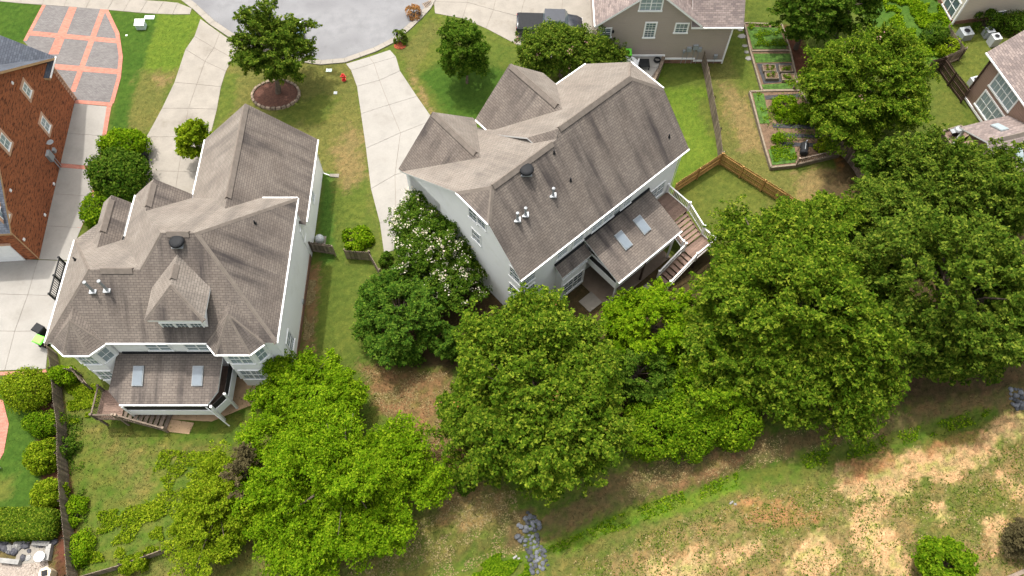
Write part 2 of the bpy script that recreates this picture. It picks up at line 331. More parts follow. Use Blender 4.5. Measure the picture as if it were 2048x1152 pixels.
PATCH = [   # outline, colour, soft edge m, wobble m
 (((-200, -60), (84, 11), (46, 84), (-200, 200)), 'LG', .1, 0),
 (((216, 18), (322, 30), (290, 130), (266, 200), (254, 280), (205, 300), (232, 200), (245, 115)), 'LG', .3, .25),
 (((318, 28), (402, 24), (396, 60), (350, 152), (270, 200), (290, 130)), 'BG', .6, .5),
 (((280, 140), (352, 140), (322, 225), (286, 292), (250, 285), (266, 200)), 'TO', .6, .6),
 (((300, 150), (345, 155), (322, 180)), 'TN', .5, .5),
 (((440, 130), (640, 120), (705, 125), (720, 200), (735, 330), (770, 525), (640, 545), (635, 340), (430, 260)), 'TO', .5, .5),
 (((440, 140), (480, 150), (470, 215), (430, 260)), 'MG', .6, .5),
 (((560, 200), (690, 190), (640, 250), (560, 250)), 'OL', .8, .8),
 (((640, 380), (735, 350), (770, 525), (640, 545)), 'MG', .8, .8),
 (((690, 250), (720, 260), (735, 350), (690, 380), (670, 300)), 'TN', .9, .7),
 (((640, 340), (665, 345), (668, 520), (640, 545)), 'IV', .5, .3),
 (((640, 530), (770, 520), (760, 760), (690, 800), (600, 760), (615, 700)), 'MG', .5, .5),
 (((612, 540), (640, 530), (632, 610), (628, 720), (600, 770)), 'LL', .35, .3),
 (((800, 112), (858, 30), (1040, 92), (1180, 160), (960, 260), (865, 240)), 'OL', .2, .3),
 (((830, 150), (900, 120), (1000, 130), (1080, 190), (960, 260), (890, 225)), 'LG', 1.0, .6),
 (((930, 60), (1030, 95), (1060, 140), (960, 130)), 'MG', .8, .6),
 (((800, 95), (862, 40), (890, 60), (850, 100), (830, 170), (815, 150)), 'TO', .6, .5),
 (((820, 140), (850, 180), (870, 235), (840, 200)), 'TN', .5, .4),
 (((1320, 100), (1405, 105), (1440, 305), (1345, 392), (1290, 350)), 'BG', .3, .3),
 (((1320, 100), (1410, 110), (1412, 175), (1330, 175)), 'MG', .6, .4),
 (((1390, 190), (1428, 200), (1436, 290), (1412, 270)), 'OL', .6, .5),
 (((1410, 105), (1500, 20), (1545, 340), (1600, 340), (1730, 350), (1700, 440), (1600, 420), (1446, 312)), 'TO', .3, .3),
 (((1450, 90), (1500, 20), (1530, 190), (1480, 180)), 'MG', .8, .6),
 (((1440, 170), (1490, 190), (1530, 300), (1480, 300)), 'TN', .9, .8),
 (((1590, 345), (1700, 330), (1700, 420), (1600, 420)), 'TN', .8, .7),
 (((1670, 305), (1700, 300), (1712, 345), (1672, 345)), 'OC', .4, .4),
 (((1440, 328), (1345, 390), (1420, 500), (1620, 470), (1600, 430)), 'OL', .25, .3),
 (((1545, 400), (1600, 430), (1560, 470), (1500, 430)), 'TO', .6, .5),
 (((1700, -80), (1880, -60), (1935, 100), (1860, 130), (1740, 60)), 'IV', .6, .5),
 (((1840, 130), (1940, 185), (1990, 300), (1880, 300), (1780, 340)), 'MG', .4, .4),
 (((1860, 180), (1915, 190), (1930, 250), (1870, 270)), 'OL', .7, .6),
 (((1905, 50), (2300, 20), (2300, 60), (1990, 100), (1930, 190), (1900, 110)), 'OL', .3, .3),
 (((1990, 45), (2300, 20), (2300, 60), (1985, 75)), 'BL', .3, .3),
 (((1560, 40), (1592, 50), (1640, 150), (1625, 175), (1590, 160)), 'MU', .3, .3),
 (((1500, -60), (1560, -60), (1590, 50), (1500, 45)), 'MG', .5, .4),
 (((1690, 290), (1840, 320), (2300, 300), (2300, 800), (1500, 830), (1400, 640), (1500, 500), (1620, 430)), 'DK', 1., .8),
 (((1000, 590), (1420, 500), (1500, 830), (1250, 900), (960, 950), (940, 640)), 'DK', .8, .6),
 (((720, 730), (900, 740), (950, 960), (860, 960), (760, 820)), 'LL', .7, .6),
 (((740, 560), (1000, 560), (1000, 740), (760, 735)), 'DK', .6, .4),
 (((110, 730), (240, 740), (480, 830), (560, 900), (520, 1110), (160, 1150)), 'OL', .3, .3),
 (((170, 850), (330, 880), (440, 900), (330, 960), (260, 1010), (230, 930)), 'TO', 1., .9),
 (((320, 1000), (300, 900), (420, 930), (480, 1060), (300, 1110), (160, 1130), (180, 1040)), 'MG', 1., .9),
 (((240, 830), (480, 840), (500, 890), (300, 885)), 'MG', .5, .4),
 (((150, 1170), (420, 1085), (860, 955), (1000, 940), (1060, 1060), (930, 1110), (800, 1170), (600, 1300), (100, 1300)), 'TO', .3, .3),
 (((860, 960), (960, 960), (1010, 1010), (960, 1060), (880, 1040)), 'TN', .9, .8),
 (((1000, 1020), (1060, 1020), (1060, 1120), (1010, 1100)), 'BL', .5, .5),
 (((1080, 1110), (1300, 1030), (1500, 970), (1700, 925), (2060, 830), (2500, 760), (2500, 1400), (900, 1400)), 'TO', .8, .6),
 (((1240, 1110), (1500, 1010), (1800, 1000), (2060, 900), (2400, 900), (2400, 1400), (1100, 1400)), 'TN', 1.5, 1.2),
 (((1450, 1080), (1600, 1000), (1690, 1040), (1560, 1100)), 'TO', 1., 1.),
 (((1820, 1000), (1990, 960), (2048, 1020), (1900, 1110), (1820, 1060)), 'TO', 1., 1.),
 (((1678, 924), (1819, 908), (1840, 951), (1799, 1002), (1725, 1000), (1672, 985)), 'SD', .5, .7),
 (((1700, 915), (1790, 912), (1760, 955), (1700, 960)), 'CL', .9, .7),
 (((1819, 902), (1976, 862), (1993, 915), (1905, 959), (1822, 970)), 'SD', .5, .8),
 (((1850, 880), (1960, 858), (1960, 885), (1860, 905)), 'CL', .7, .5),
 (((1693, 1026), (1744, 1012), (1810, 1092), (1815, 1170), (1755, 1140), (1700, 1084)), 'SD', .5, .7),
 (((1583, 1092), (1646, 1067), (1688, 1116), (1625, 1165), (1580, 1140)), 'SD', .5, .7),
 (((1300, 1130), (1415, 1100), (1410, 1180), (1290, 1200)), 'SD', .7, .7),
 (((1480, 1010), (1560, 1005), (1640, 1030), (1580, 1060), (1500, 1040)), 'CL', 1., 1.),
 (((1964, 1038), (2008, 1033), (2012, 1078), (1988, 1108)), 'SD', .4, .5),
 (((1980, 932), (2025, 948), (2060, 998), (2015, 985)), 'SD', .5, .6),
 (((1990, 825), (2200, 790), (2200, 880), (1990, 878)), 'SD', .7, .6),
 (((1440, 1110), (1520, 1075), (1530, 1095), (1450, 1130)), 'SD', .5, .5),
 (((1860, 1005), (1890, 1000), (1905, 1040), (1880, 1050)), 'SD', .4, .4),
 (((1240, 940), (1510, 872), (1780, 825), (2200, 740), (2200, 780), (1800, 862), (1500, 930), (1250, 1010), (1080, 1080), (1060, 1050)), 'BL', .5, .5),
 (((1330, 960), (1460, 905), (1500, 900), (1440, 950), (1340, 990)), 'LL', .5, .5),
 (((1085, 1095), (1260, 1015), (1420, 972), (1490, 935), (1490, 968), (1400, 1012), (1250, 1055), (1110, 1108)), 'BG', .35, .35),
 (((1600, 905), (1720, 875), (1730, 895), (1620, 935)), 'MG', .5, .4),
 (((1830, 850), (2000, 805), (2010, 830), (1850, 885)), 'MG', .5, .4),
 (((930, 1150), (990, 1105), (1055, 1095), (1065, 1150), (1000, 1190)), 'MG', .5, .4),
 (((-200, 758), (78, 758), (80, 1000), (30, 1025), (-200, 1030)), 'LG', .3, .3),
 (((-40, 960), (30, 950), (20, 1000), (-40, 1010)), 'OL', .6, .5),
 (((78, 752), (118, 752), (150, 1000), (158, 1160), (105, 1160), (98, 1025), (72, 985), (86, 950), (70, 870)), 'MU', .2, .2),
 (((-200, 1070), (110, 1075), (112, 1160), (-200, 1200)), 'BL', .2, .2),
]
def ground_colour(x, y):
    base = np.array(C_['MG']); c = np.zeros(np.shape(x)+(3,))+base
    fine = wob(x, y, 19, 3)+.8*wob(x, y, 9, 8); wx = wob(x, y, 1.4); wy = wob(x, y, 4.2, 4)+.6*wob(x, y, 11, 6)
    for pts, k, soft, amp in PATCH:
        w = G(*pts); xs = [p[0] for p in w]; ys = [p[1] for p in w]; mg = soft*2+amp*2+.5
        sel = (x > min(xs)-mg) & (x < max(xs)+mg) & (y > min(ys)-mg) & (y < max(ys)+mg)
        if not sel.any(): continue
        xx, yy = x[sel], y[sel]
        d = seg_dist(xx, yy, w, True); d = np.where(inside(xx, yy, w), d, -d) + amp*(.6*wx[sel]+.5*wy[sel])
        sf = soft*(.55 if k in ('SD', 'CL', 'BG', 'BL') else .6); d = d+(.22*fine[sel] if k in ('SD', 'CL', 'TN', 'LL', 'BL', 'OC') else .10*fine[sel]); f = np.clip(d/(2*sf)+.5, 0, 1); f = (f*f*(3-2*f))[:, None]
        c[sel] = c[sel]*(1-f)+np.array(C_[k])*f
    rough = np.clip((23-y)/4, 0, 1)*np.clip((x+32)/2, 0, 1)                  # weedy yard and field: clumps of green and straw
    a = np.clip(wob(x, y, 3.1, 2)*1.6, -1, 1)*rough; b = np.clip(wob(x, y, 7.3, 7)*1.5, -1, 1)
    g = np.array([.82, 1.04, .72]); w_ = np.array([1.22, 1.08, 1.12])
    m = np.where((a > 0)[:, None], 1+(g-1)*a[:, None], 1+(w_-1)*(-a)[:, None]) if c.ndim == 2 else 1
    return .84*c*m*(1+.12*b)[..., None]
def build_ground():
    m, t, b, N, L = nodes('ground_cover')
    at = N('ShaderNodeAttribute'); at.attribute_name = 'ground'; g = N('ShaderNodeNewGeometry').outputs['Position']
    c = at.outputs['Color']
    c = mixc(N, L, ramp_out(N, L, noise(N, L, g, .35, 5, .6), .32, .68), mixc(N, L, 1., c, (.86, .92, .86), 'MULTIPLY'), mixc(N, L, 1., c, (1.14, 1.06, 1.05), 'MULTIPLY'))
    c = mixc(N, L, ramp_out(N, L, noise(N, L, g, 2.2, 5, .65), .3, .7), mixc(N, L, 1., c, (.68, .76, .68), 'MULTIPLY'), mixc(N, L, 1., c, (1.28, 1.16, 1.12), 'MULTIPLY'))
    n3 = noise(N, L, g, 8, 6, .8)
    c = mixc(N, L, ramp_out(N, L, n3, .32, .68), mixc(N, L, 1., c, (.72, .76, .7), 'MULTIPLY'), mixc(N, L, 1., c, (1.2, 1.16, 1.12), 'MULTIPLY'))
    L(c, b.inputs['Base Color']); b.inputs['Roughness'].default_value = .95; b.inputs['Specular IOR Level'].default_value = .1
    bp = N('ShaderNodeBump'); bp.inputs['Strength'].default_value = .3; bp.inputs['Distance'].default_value = .05
    L(n3, bp.inputs['Height']); L(bp.outputs[0], b.inputs['Normal'])
    xs = np.concatenate([[-420, -250, -150, -90, -65], np.arange(-54, 54.1, .17), [65, 90, 150, 250, 420]])
    ys = np.concatenate([[-300, -150, -60, -20, -5], np.arange(1, 66, .17), [75, 95, 150, 260, 420]])
    X, Y = np.meshgrid(xs, ys); Z = gz(X, Y); nx, ny = len(xs), len(ys)
    co = np.stack([X, Y, Z], -1).reshape(-1, 3)
    idx = np.arange(nx*ny).reshape(ny, nx)
    q = np.stack([idx[:-1, :-1], idx[:-1, 1:], idx[1:, 1:], idx[1:, :-1]], -1).reshape(-1, 4)
    me = np_mesh('ground', co, q, m)
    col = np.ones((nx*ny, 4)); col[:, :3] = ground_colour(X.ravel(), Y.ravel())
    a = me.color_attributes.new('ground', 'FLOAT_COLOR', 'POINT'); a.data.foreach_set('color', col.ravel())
    o = bpy.data.objects.new('ground', me); COL.objects.link(o); struct(o)
def np_mesh(name, co, quads, m):
    me = bpy.data.meshes.new(name); k = quads.shape[1]
    me.vertices.add(len(co)); me.vertices.foreach_set('co', np.ascontiguousarray(co, dtype=np.float32).ravel())
    me.loops.add(quads.size); me.loops.foreach_set('vertex_index', quads.ravel().astype(np.int32))
    me.polygons.add(len(quads)); me.polygons.foreach_set('loop_start', np.arange(0, quads.size, k, dtype=np.int32))
    me.polygons.foreach_set('loop_total', np.full(len(quads), k, dtype=np.int32))
    me.update(calc_edges=True)
    if m: me.materials.append(m)
    return me
build_ground()
HARD = []                                             # outlines where nothing grows
# ------------------------------------------------------------------ roads, drives, walks
def inset(q, d):
    """shrink a convex outline by d"""
    n = len(q); c = sum((Vector(p) for p in q), Vector((0, 0)))/n; out = []
    for i in range(n):
        a, b, e = Vector(q[i-1]), Vector(q[i]), Vector(q[(i+1) % n])
        u1 = (b-a).normalized(); u2 = (e-b).normalized()
        n1 = Vector((-u1.y, u1.x)); n2 = Vector((-u2.y, u2.x))
        if n1.dot(c-b) < 0: n1 = -n1
        if n2.dot(c-b) < 0: n2 = -n2
        k = 1+n1.dot(n2); out.append(b+(n1+n2)*(d/max(k, .3)))
    return out
def sheet(name, poly, z, m, parent=None, z0=None):
    b = MB(); b.prism([tuple(p) for p in poly], z-.10 if z0 is None else z0, z, 0); return b.build(name, m, parent)
def slabs(name, rows, m, z=.035, under=.012):
    """rows of stations (pixels); each cell becomes one poured slab on a dark joint bed"""
    W = [[P(*p).to_2d() for p in r] for r in rows]
    out = [r[0] for r in W]+[r[-1] for r in W[::-1]]
    mid = W[-1][1:-1]; top = W[0][1:-1][::-1]
    ring = [r[0] for r in W]+mid+[r[-1] for r in W[::-1]]+top
    HARD.append([tuple(p) for p in ring])
    base = sheet(name, ring, under, JNT); struct(base)
    for i in range(len(W)-1):
        for j in range(len(W[0])-1):
            q = inset([W[i][j], W[i][j+1], W[i+1][j+1], W[i+1][j]], .014)
            sheet('slab', q, z+rnd.uniform(-.004, .004), m, base, z0=-.06)
    return base
def strip(pts, w, side=1):
    """outline of a band along a polyline (2-D points), offset to one side"""
    out = []
    n = len(pts)
    for i, p in enumerate(pts):
        t = (pts[min(i+1, n-1)]-pts[max(i-1, 0)]).normalized(); out.append(p+Vector((-t.y, t.x))*w*side)
    return out
EDGE = G((330, -40), (395, 10), (430, 42), (481, 76), (560, 108), (643, 120), (688, 116), (747, 95), (785, 76), (812, 52), (832, 33), (850, 14), (862, -8), (880, -50))
st_poly = EDGE+[Vector((-8, 75)), Vector((-45, 75))]
HARD.append([tuple(p) for p in st_poly])
o = sheet('road', st_poly, .012, ASP); struct(o)
gut = strip(EDGE, .62, -1)
kb = struct(sheet('kerb', [*EDGE[:1], *gut[:1], *gut[1:2], *EDGE[1:2]], .05, CON))
for i in range(1, len(EDGE)-1):                        # poured kerb and gutter lengths
    for a0, a1 in ((0, .5), (.5, 1)):
        q = [EDGE[i].lerp(EDGE[i+1], a0), EDGE[i].lerp(EDGE[i+1], a1), gut[i].lerp(gut[i+1], a1), gut[i].lerp(gut[i+1], a0)]
        q = inset(q, .01); b = MB()
        b.hexa([(p.x, p.y, -.08) for p in q], [(q[0].x, q[0].y, .016), (q[1].x, q[1].y, .016), (q[2].x, q[2].y, .10), (q[3].x, q[3].y, .10)])
        b.build('kerb_length', CON, kb)
        HARD.append([tuple(p) for p in q])
slabs('driveway', [((401, 38), (440, 66), (477, 92)), ((389, 73), (428, 96), (466, 117)), ((371, 99), (410, 123), (452, 143)), ((349, 165), (394, 169), (442, 174)), ((324, 217), (377, 217), (434, 219)),
                   ((293, 274), (368, 274), (420, 275)), ((288, 342), (357, 343), (404, 344)), ((276, 410), (346, 412), (387, 412))], CON)
slabs('driveway', [((692, 128), (738, 114), (780, 100)), ((702, 141), (748, 127), (792, 114)), ((714, 173), (759, 161), (800, 142)), ((722, 228), (778, 210), (834, 193)), ((732, 297), (801, 266), (867, 240)),
                   ((742, 378), (790, 350), (850, 330)), ((760, 447), (792, 430), (850, 412)), ((768, 506), (784, 502), (815, 492))], CON2)
slabs('driveway', [((886, -60), (945, -50), (1000, -45), (1060, -40), (1130, -40), (1200, -40)), ((868, 4), (935, 5), (987, 20), (1040, 34), (1120, 50), (1200, 60)),
                   ((870, 27), (925, 37), (972, 57), (1029, 87), (1110, 132), (1200, 140))], CON)
PZ = .85                                              # the patio by the tan house stands on made ground behind a curved wall
pts = [P(*q, PZ).to_2d() for q in ((1190, 78), (1326, 97), (1324, 114), (1316, 135), (1303, 160), (1270, 185), (1190, 185))]
HARD.append([tuple(p) for p in pts]); b = MB(); b.prism([tuple(p) for p in pts], -.05, PZ-.04); pt = struct(b.build('patio', JNT))
for r0, r1 in ((((1190, 78), (1258, 88), (1326, 97)), ((1190, 108), (1256, 112), (1324, 114))), (((1190, 108), (1256, 112), (1324, 114)), ((1190, 140), (1250, 137), (1316, 135))), (((1190, 140), (1250, 137), (1316, 135)), ((1190, 185), (1240, 185), (1290, 172)))):
    for k in (0, 1): sheet('slab', inset([P(*q, PZ).to_2d() for q in (r0[k], r0[k+1], r1[k+1], r1[k])], .014), PZ, CON2, pt, z0=PZ-.1)
slabs('sidewalk', [((-60, -2), (-60, -24)), ((0, 3), (0, -20)), ((42, 7), (45, -17)), ((85, 10), (92, -14)), ((128, 13), (138, -11)), ((172, 17), (184, -9)), ((215, 20), (230, -6)), ((247, 23), (262, -3)), ((280, 26), (295, 1)),
                   ((313, 28), (328, 3)), ((345, 29), (356, 6)), ((380, 29), (384, 17))], CON)
# paver drive of the brick house
fld = G((85, 10), (215, 20), (236, 66), (243, 114), (239, 156), (226, 206), (151, 200), (47, 82))
HARD.append([tuple(p) for p in fld])
pd = struct(sheet('paver_driveway', fld, .030, PAVG))
def band(px, z=.0345): sheet('red_band', G(*px), z, PAVR, pd, z0=-.02)
band(((139, 14), (154, 15.5), (117, 109), (97, 109)), .0345); band(((201, 19), (212, 20), (151, 184), (140, 184)), .0349)
band(((60, 62), (234, 78), (235, 87), (57, 71)), .0385); band(((106, 128), (238, 139), (237, 149), (106, 139)), .0389)
band(((85, 10), (92, 11), (54, 82), (47, 82)), .0425)
band(((208, 19.5), (217, 20), (239, 66), (246, 114), (242, 156), (228, 207), (220, 206), (234, 156), (238, 114), (231, 68)), .0429)
band(((151, 200), (226, 206), (224, 213), (148, 207)), .0469)
slabs('concrete_drive', [((148, 207), (214, 213)), ((134, 267), (206, 272)), ((121, 327), (198, 334))], CON2)
slabs('concrete_drive', [((119, 335), (197, 341)), ((107, 388), (189, 393)), ((93, 452), (163, 456)), ((78, 519), (136, 521))], CON2)
slabs('concrete_drive', [((-90, 512), (-10, 516), (76, 520), (136, 522)), ((-90, 585), (-10, 588), (56, 590), (118, 592)), ((-90, 660), (-10, 662), (30, 663), (100, 662)), ((-90, 742), (-10, 742), (10, 741), (92, 738))], CON2)
pb = struct(sheet('brick_border', G((121, 327), (198, 334), (197, 341), (119, 335)), .03, PAVR))
sheet('brick_edging', G((214, 213), (223, 213), (206, 312), (189, 393), (163, 456), (155, 456), (182, 393), (198, 312)), .034, PAVR, pb)
sheet('brick_edging', G((-90, 744), (-10, 744), (70, 742), (92, 739), (94, 745), (70, 749), (-10, 751), (-90, 751)), .03, PAVR, pb)
o = struct(sheet('brick_walk', G((-60, 795), (6, 800), (18, 848), (8, 905), (-8, 935), (-60, 960)), .03, PAVR)); HARD.append([tuple(p) for p in G((-60, 795), (6, 800), (18, 848), (8, 905), (-8, 935), (-60, 960))])
# ------------------------------------------------------------------ parts used by the houses
def slab_roof(b, poly, m=0, th=.14):
    p = [Vector(q) for q in poly]; n = len(p)
    nn = (p[1]-p[0]).cross(p[2]-p[0])
    if nn.z < 0: p = p[::-1]
    i = len(b.v); b.v += [tuple(q) for q in p]+[(q.x, q.y, q.z-th) for q in p]
    b.f.append([i+k for k in range(n)]); b.m.append(m)
    b.f.append([i+n+k for k in range(n)][::-1]); b.m.append(2)
    for k in range(n):
        l = (k+1) % n; b.f.append([i+l, i+k, i+n+k, i+n+l]); b.m.append(2)
def roof(parent, faces, mats, name='roof', th=.14):
    b = MB()
    for poly, m in faces: slab_roof(b, poly, m, th)
    return b.build(name, mats, parent)
def ridge_cap(parent, p, q, w=.24, h=.10, up=.05, name='ridge_vent'):
    b = MB(); p, q = Vector(p), Vector(q); t = (q-p).normalized(); s = t.cross(Vector((0, 0, 1))).normalized(); z = Vector((0, 0, 1))
    pts = lambda c: [c-s*w-z*(w*.82-up), c+z*(up+h), c+s*w-z*(w*.82-up), c+z*(up-.05)]
    A, B = pts(p), pts(q)
    for k in range(4): b.face([A[k], A[(k+1) % 4], B[(k+1) % 4], B[k]])
    b.face(A[::-1]); b.face(B); return b.build(name, CAP, parent)
def gutter(parent, pts, w=.09, h=.10, name='gutter'):
    b = MB()
    for p, q in zip(pts[:-1], pts[1:]): b.bar(p, q, w, h)
    return b.build(name, TRIM, parent)
def downspout(parent, pts, m=None):
    b = MB(); b.tube(pts, .045, 6); b.build('downspout', m or TRIM, parent)
def window(parent, c, n, w, h, cols=1, rows=2, lites=(3, 2), frame=None, glass=None, casing=.09, sill=True, casing_m=None):
    """sash window standing proud of a wall: c centre on the wall, n outward"""
    frame = frame or TRIM; glass = glass or GLS; c = Vector(c); n = Vector(n).normalized(); r = Vector((0, 0, 1)).cross(n).normalized(); z = Vector((0, 0, 1))
    b = MB(); d = .05
    bx = lambda cx, cz, hw, hh, t0, t1: b.obox(c+r*cx+z*cz+n*(t0+t1)/2, r*hw, n*(t1-t0)/2, z*hh)
    k = casing
    bx(-w/2-k/2, 0, k/2, h/2, 0, d); bx(w/2+k/2, 0, k/2, h/2, 0, d)
    bx(0, h/2+k/2, w/2+k, k/2, 0, d+.012); bx(0, -h/2-k/2, w/2+k+(.04 if sill else 0), k/2, 0, d+(.05 if sill else .012))
    wd_ = bd = .045
    for i in range(1, cols): bx(-w/2+w*i/cols, 0, wd_, h/2, .0, d-.006)
    for i in range(1, rows): bx(0, -h/2+h*i/rows, w/2, .03, .0, d-.012)
    mw = .011
    lc, lr = lites
    for i in range(cols):
        for q in range(1, lc): bx(-w/2+w*(i+q/lc)/cols, 0, mw, h/2, .0, d-.022)
    for i in range(rows):
        for q in range(1, lr): bx(0, -h/2+h*(i+q/lr)/rows, w/2, mw, .0, d-.026)
    f = b.build('window', frame, parent)
    for i in range(cols):
        for j in range(rows):
            p = MB(); e = .02
            p.obox(c+r*(-w/2+w*(i+.5)/cols)+z*(-h/2+h*(j+.5)/rows)+n*.008, r*(w/cols/2-e), n*.007, z*(h/rows/2-e)); p.build('pane', glass, f)
    if casing_m:
        b2 = MB(); q = .24
        b2.obox(c+z*(h/2+k+q/2)+n*.02, r*(w/2+k+q), n*.02, z*q/2); b2.obox(c-z*(h/2+k+q/2+.03)+n*.03, r*(w/2+k+q), n*.03, z*q/2)
        for s_ in (-1, 1): b2.obox(c+r*s_*(w/2+k+q/2)+n*.018, r*q/2, n*.018, z*(h/2+k))
        b2.build('brick_surround', casing_m, parent)
    return f
def wins(parent, p, n, lst, **kw):
    for u, v, w, h, *rest in lst:
        a = dict(kw)
        if rest: a.update(rest[0])
        window(parent, onpl(u, v, p, Vector(n)), n, w, h, **a)
def skylight(parent, c, t, s, n, w=.62, h=1.15, glass=None):
    """c centre on the slope, t along the eave, s up the slope, n slope normal"""
    c, t, s, n = map(Vector, (c, t, s, n)); b = MB()
    b.obox(c+n*.05, t*(w/2+.05), s*(h/2+.05), n*.07)
    o = b.build('skylight', GREYM, parent)
    g = MB(); g.obox(c+n*.135, t*w/2, s*h/2, n*.02); g.build('pane', glass or SKL, o)
def pipe_vent(parent, base, h=.9, r=.075):
    b = MB(); x, y, z = base
    b.obox((x, y, z+.03), (.22, 0, -.0), (0, .2, 0), (0, 0, .05)); b.lathe((x, y, z-.1), [(.15, 0), (r+.01, .30), (r, .32), (r, h-.02), (r*1.3, h-.02), (r*1.35, h+.1), (.01, h+.14)], 10)
    b.build('flue_pipe', STL, parent)
def plumb_vent(parent, base):
    b = MB(); x, y, z = base; b.lathe((x, y, z-.05), [(.12, 0), (.055, .12), (.055, .32), (.01, .32)], 8); b.build('plumbing_vent', BLK, parent)
def turbine(parent, base):
    x, y, z = base; b = MB(); b.obox((x, y, z+.04), (.36, 0, 0), (0, .36, 0), (0, 0, .04)); b.lathe((x, y, z), [(.24, 0), (.24, .22)], 12)
    o = b.build('attic_vent', STL, parent)
    b = MB(); b.lathe((x, y, z+.2), [(.34, 0), (.46, .03), (.48, .12), (.44, .2), (.3, .25), (.01, .27)], 18); b.build('vent_dome', BLK, o, True)
BAL = MB(); BAL.box((0, 0, 0), .04, .04, 1); BALM = {}; POSTS = set()
def railing(parent, p, q, h=.95, m=None, step=.14, post=True, rail_w=.07):
    m = m or TRIM; p, q = Vector(p), Vector(q); z = Vector((0, 0, 1)); b = MB()
    b.bar(p+z*h, q+z*h, rail_w+.03, .05); b.build('handrail', m, parent)
    b = MB(); b.bar(p+z*.12, q+z*.12, rail_w*.7, .06); b.build('bottom_rail', m, parent)
    if m.name not in BALM: BALM[m.name] = BAL.mesh('baluster', [m])
    n = int((q-p).to_2d().length/step)
    for i in range(1, n): place('baluster', BALM[m.name], p.lerp(q, i/n)+z*.14, math.atan2(q.y-p.y, q.x-p.x), (.9, .9, h-.16), parent)
    if post:
        for e in (p, q):
            key = (parent.name, round(e.x, 1), round(e.y, 1))
            if key in POSTS: continue
            POSTS.add(key); b = MB(); b.box(e-z*.1, .12, .12, h+.2); b.box(e+z*(h+.1), .16, .16, .05); b.build('post', m, parent)
def stairs(parent, p, q, w, m=None, n=None):
    """open wooden flight from p (top) down to q (foot)"""
    m = m or WDK; p, q = Vector(p), Vector(q); d = (q-p).to_2d(); n = n or max(3, int(round((p.z-q.z)/.19))); t = d.normalized(); s = Vector((-t.y, t.x, 0))
    L = d.length/n
    for i in range(n):
        c = p.lerp(q, (i+.5)/n); c.z = p.z-(p.z-q.z)*(i+1)/(n+1)
        b = MB(); b.obox(c-Vector((0, 0, .025)), Vector((t.x, t.y, 0))*(L*.45), s*w/2, (0, 0, .025)); b.build('tread', m, parent)
    for sd in (-1, 1):
        b = MB(); b.bar(p+s*sd*(w/2-.04)-Vector((0, 0, .22)), q+s*sd*(w/2-.04)+Vector((0, 0, .04)), .05, .26); b.build('stringer', m, parent)
def planks(parent, poly_fn, u0, u1, d0, d1, z, m, along='u', step=.145):
    """deck boards between u0..u1 x d0..d1 in a local frame fn(u,d,z)"""
    n = int(((d1-d0) if along == 'u' else (u1-u0))/step)
    for i in range(n):
        b = MB()
        if along == 'u': a, c = d0+(d1-d0)*i/n, d0+(d1-d0)*(i+1)/n-.012; q = [poly_fn(u0, a, z), poly_fn(u1, a, z), poly_fn(u1, c, z), poly_fn(u0, c, z)]
        else: a, c = u0+(u1-u0)*i/n, u0+(u1-u0)*(i+1)/n-.012; q = [poly_fn(a, d0, z), poly_fn(c, d0, z), poly_fn(c, d1, z), poly_fn(a, d1, z)]
        b.prism([(v.x, v.y) for v in q], z-.035, z); b.build('deck_board', m, parent)
Z3 = Vector((0, 0, 1))
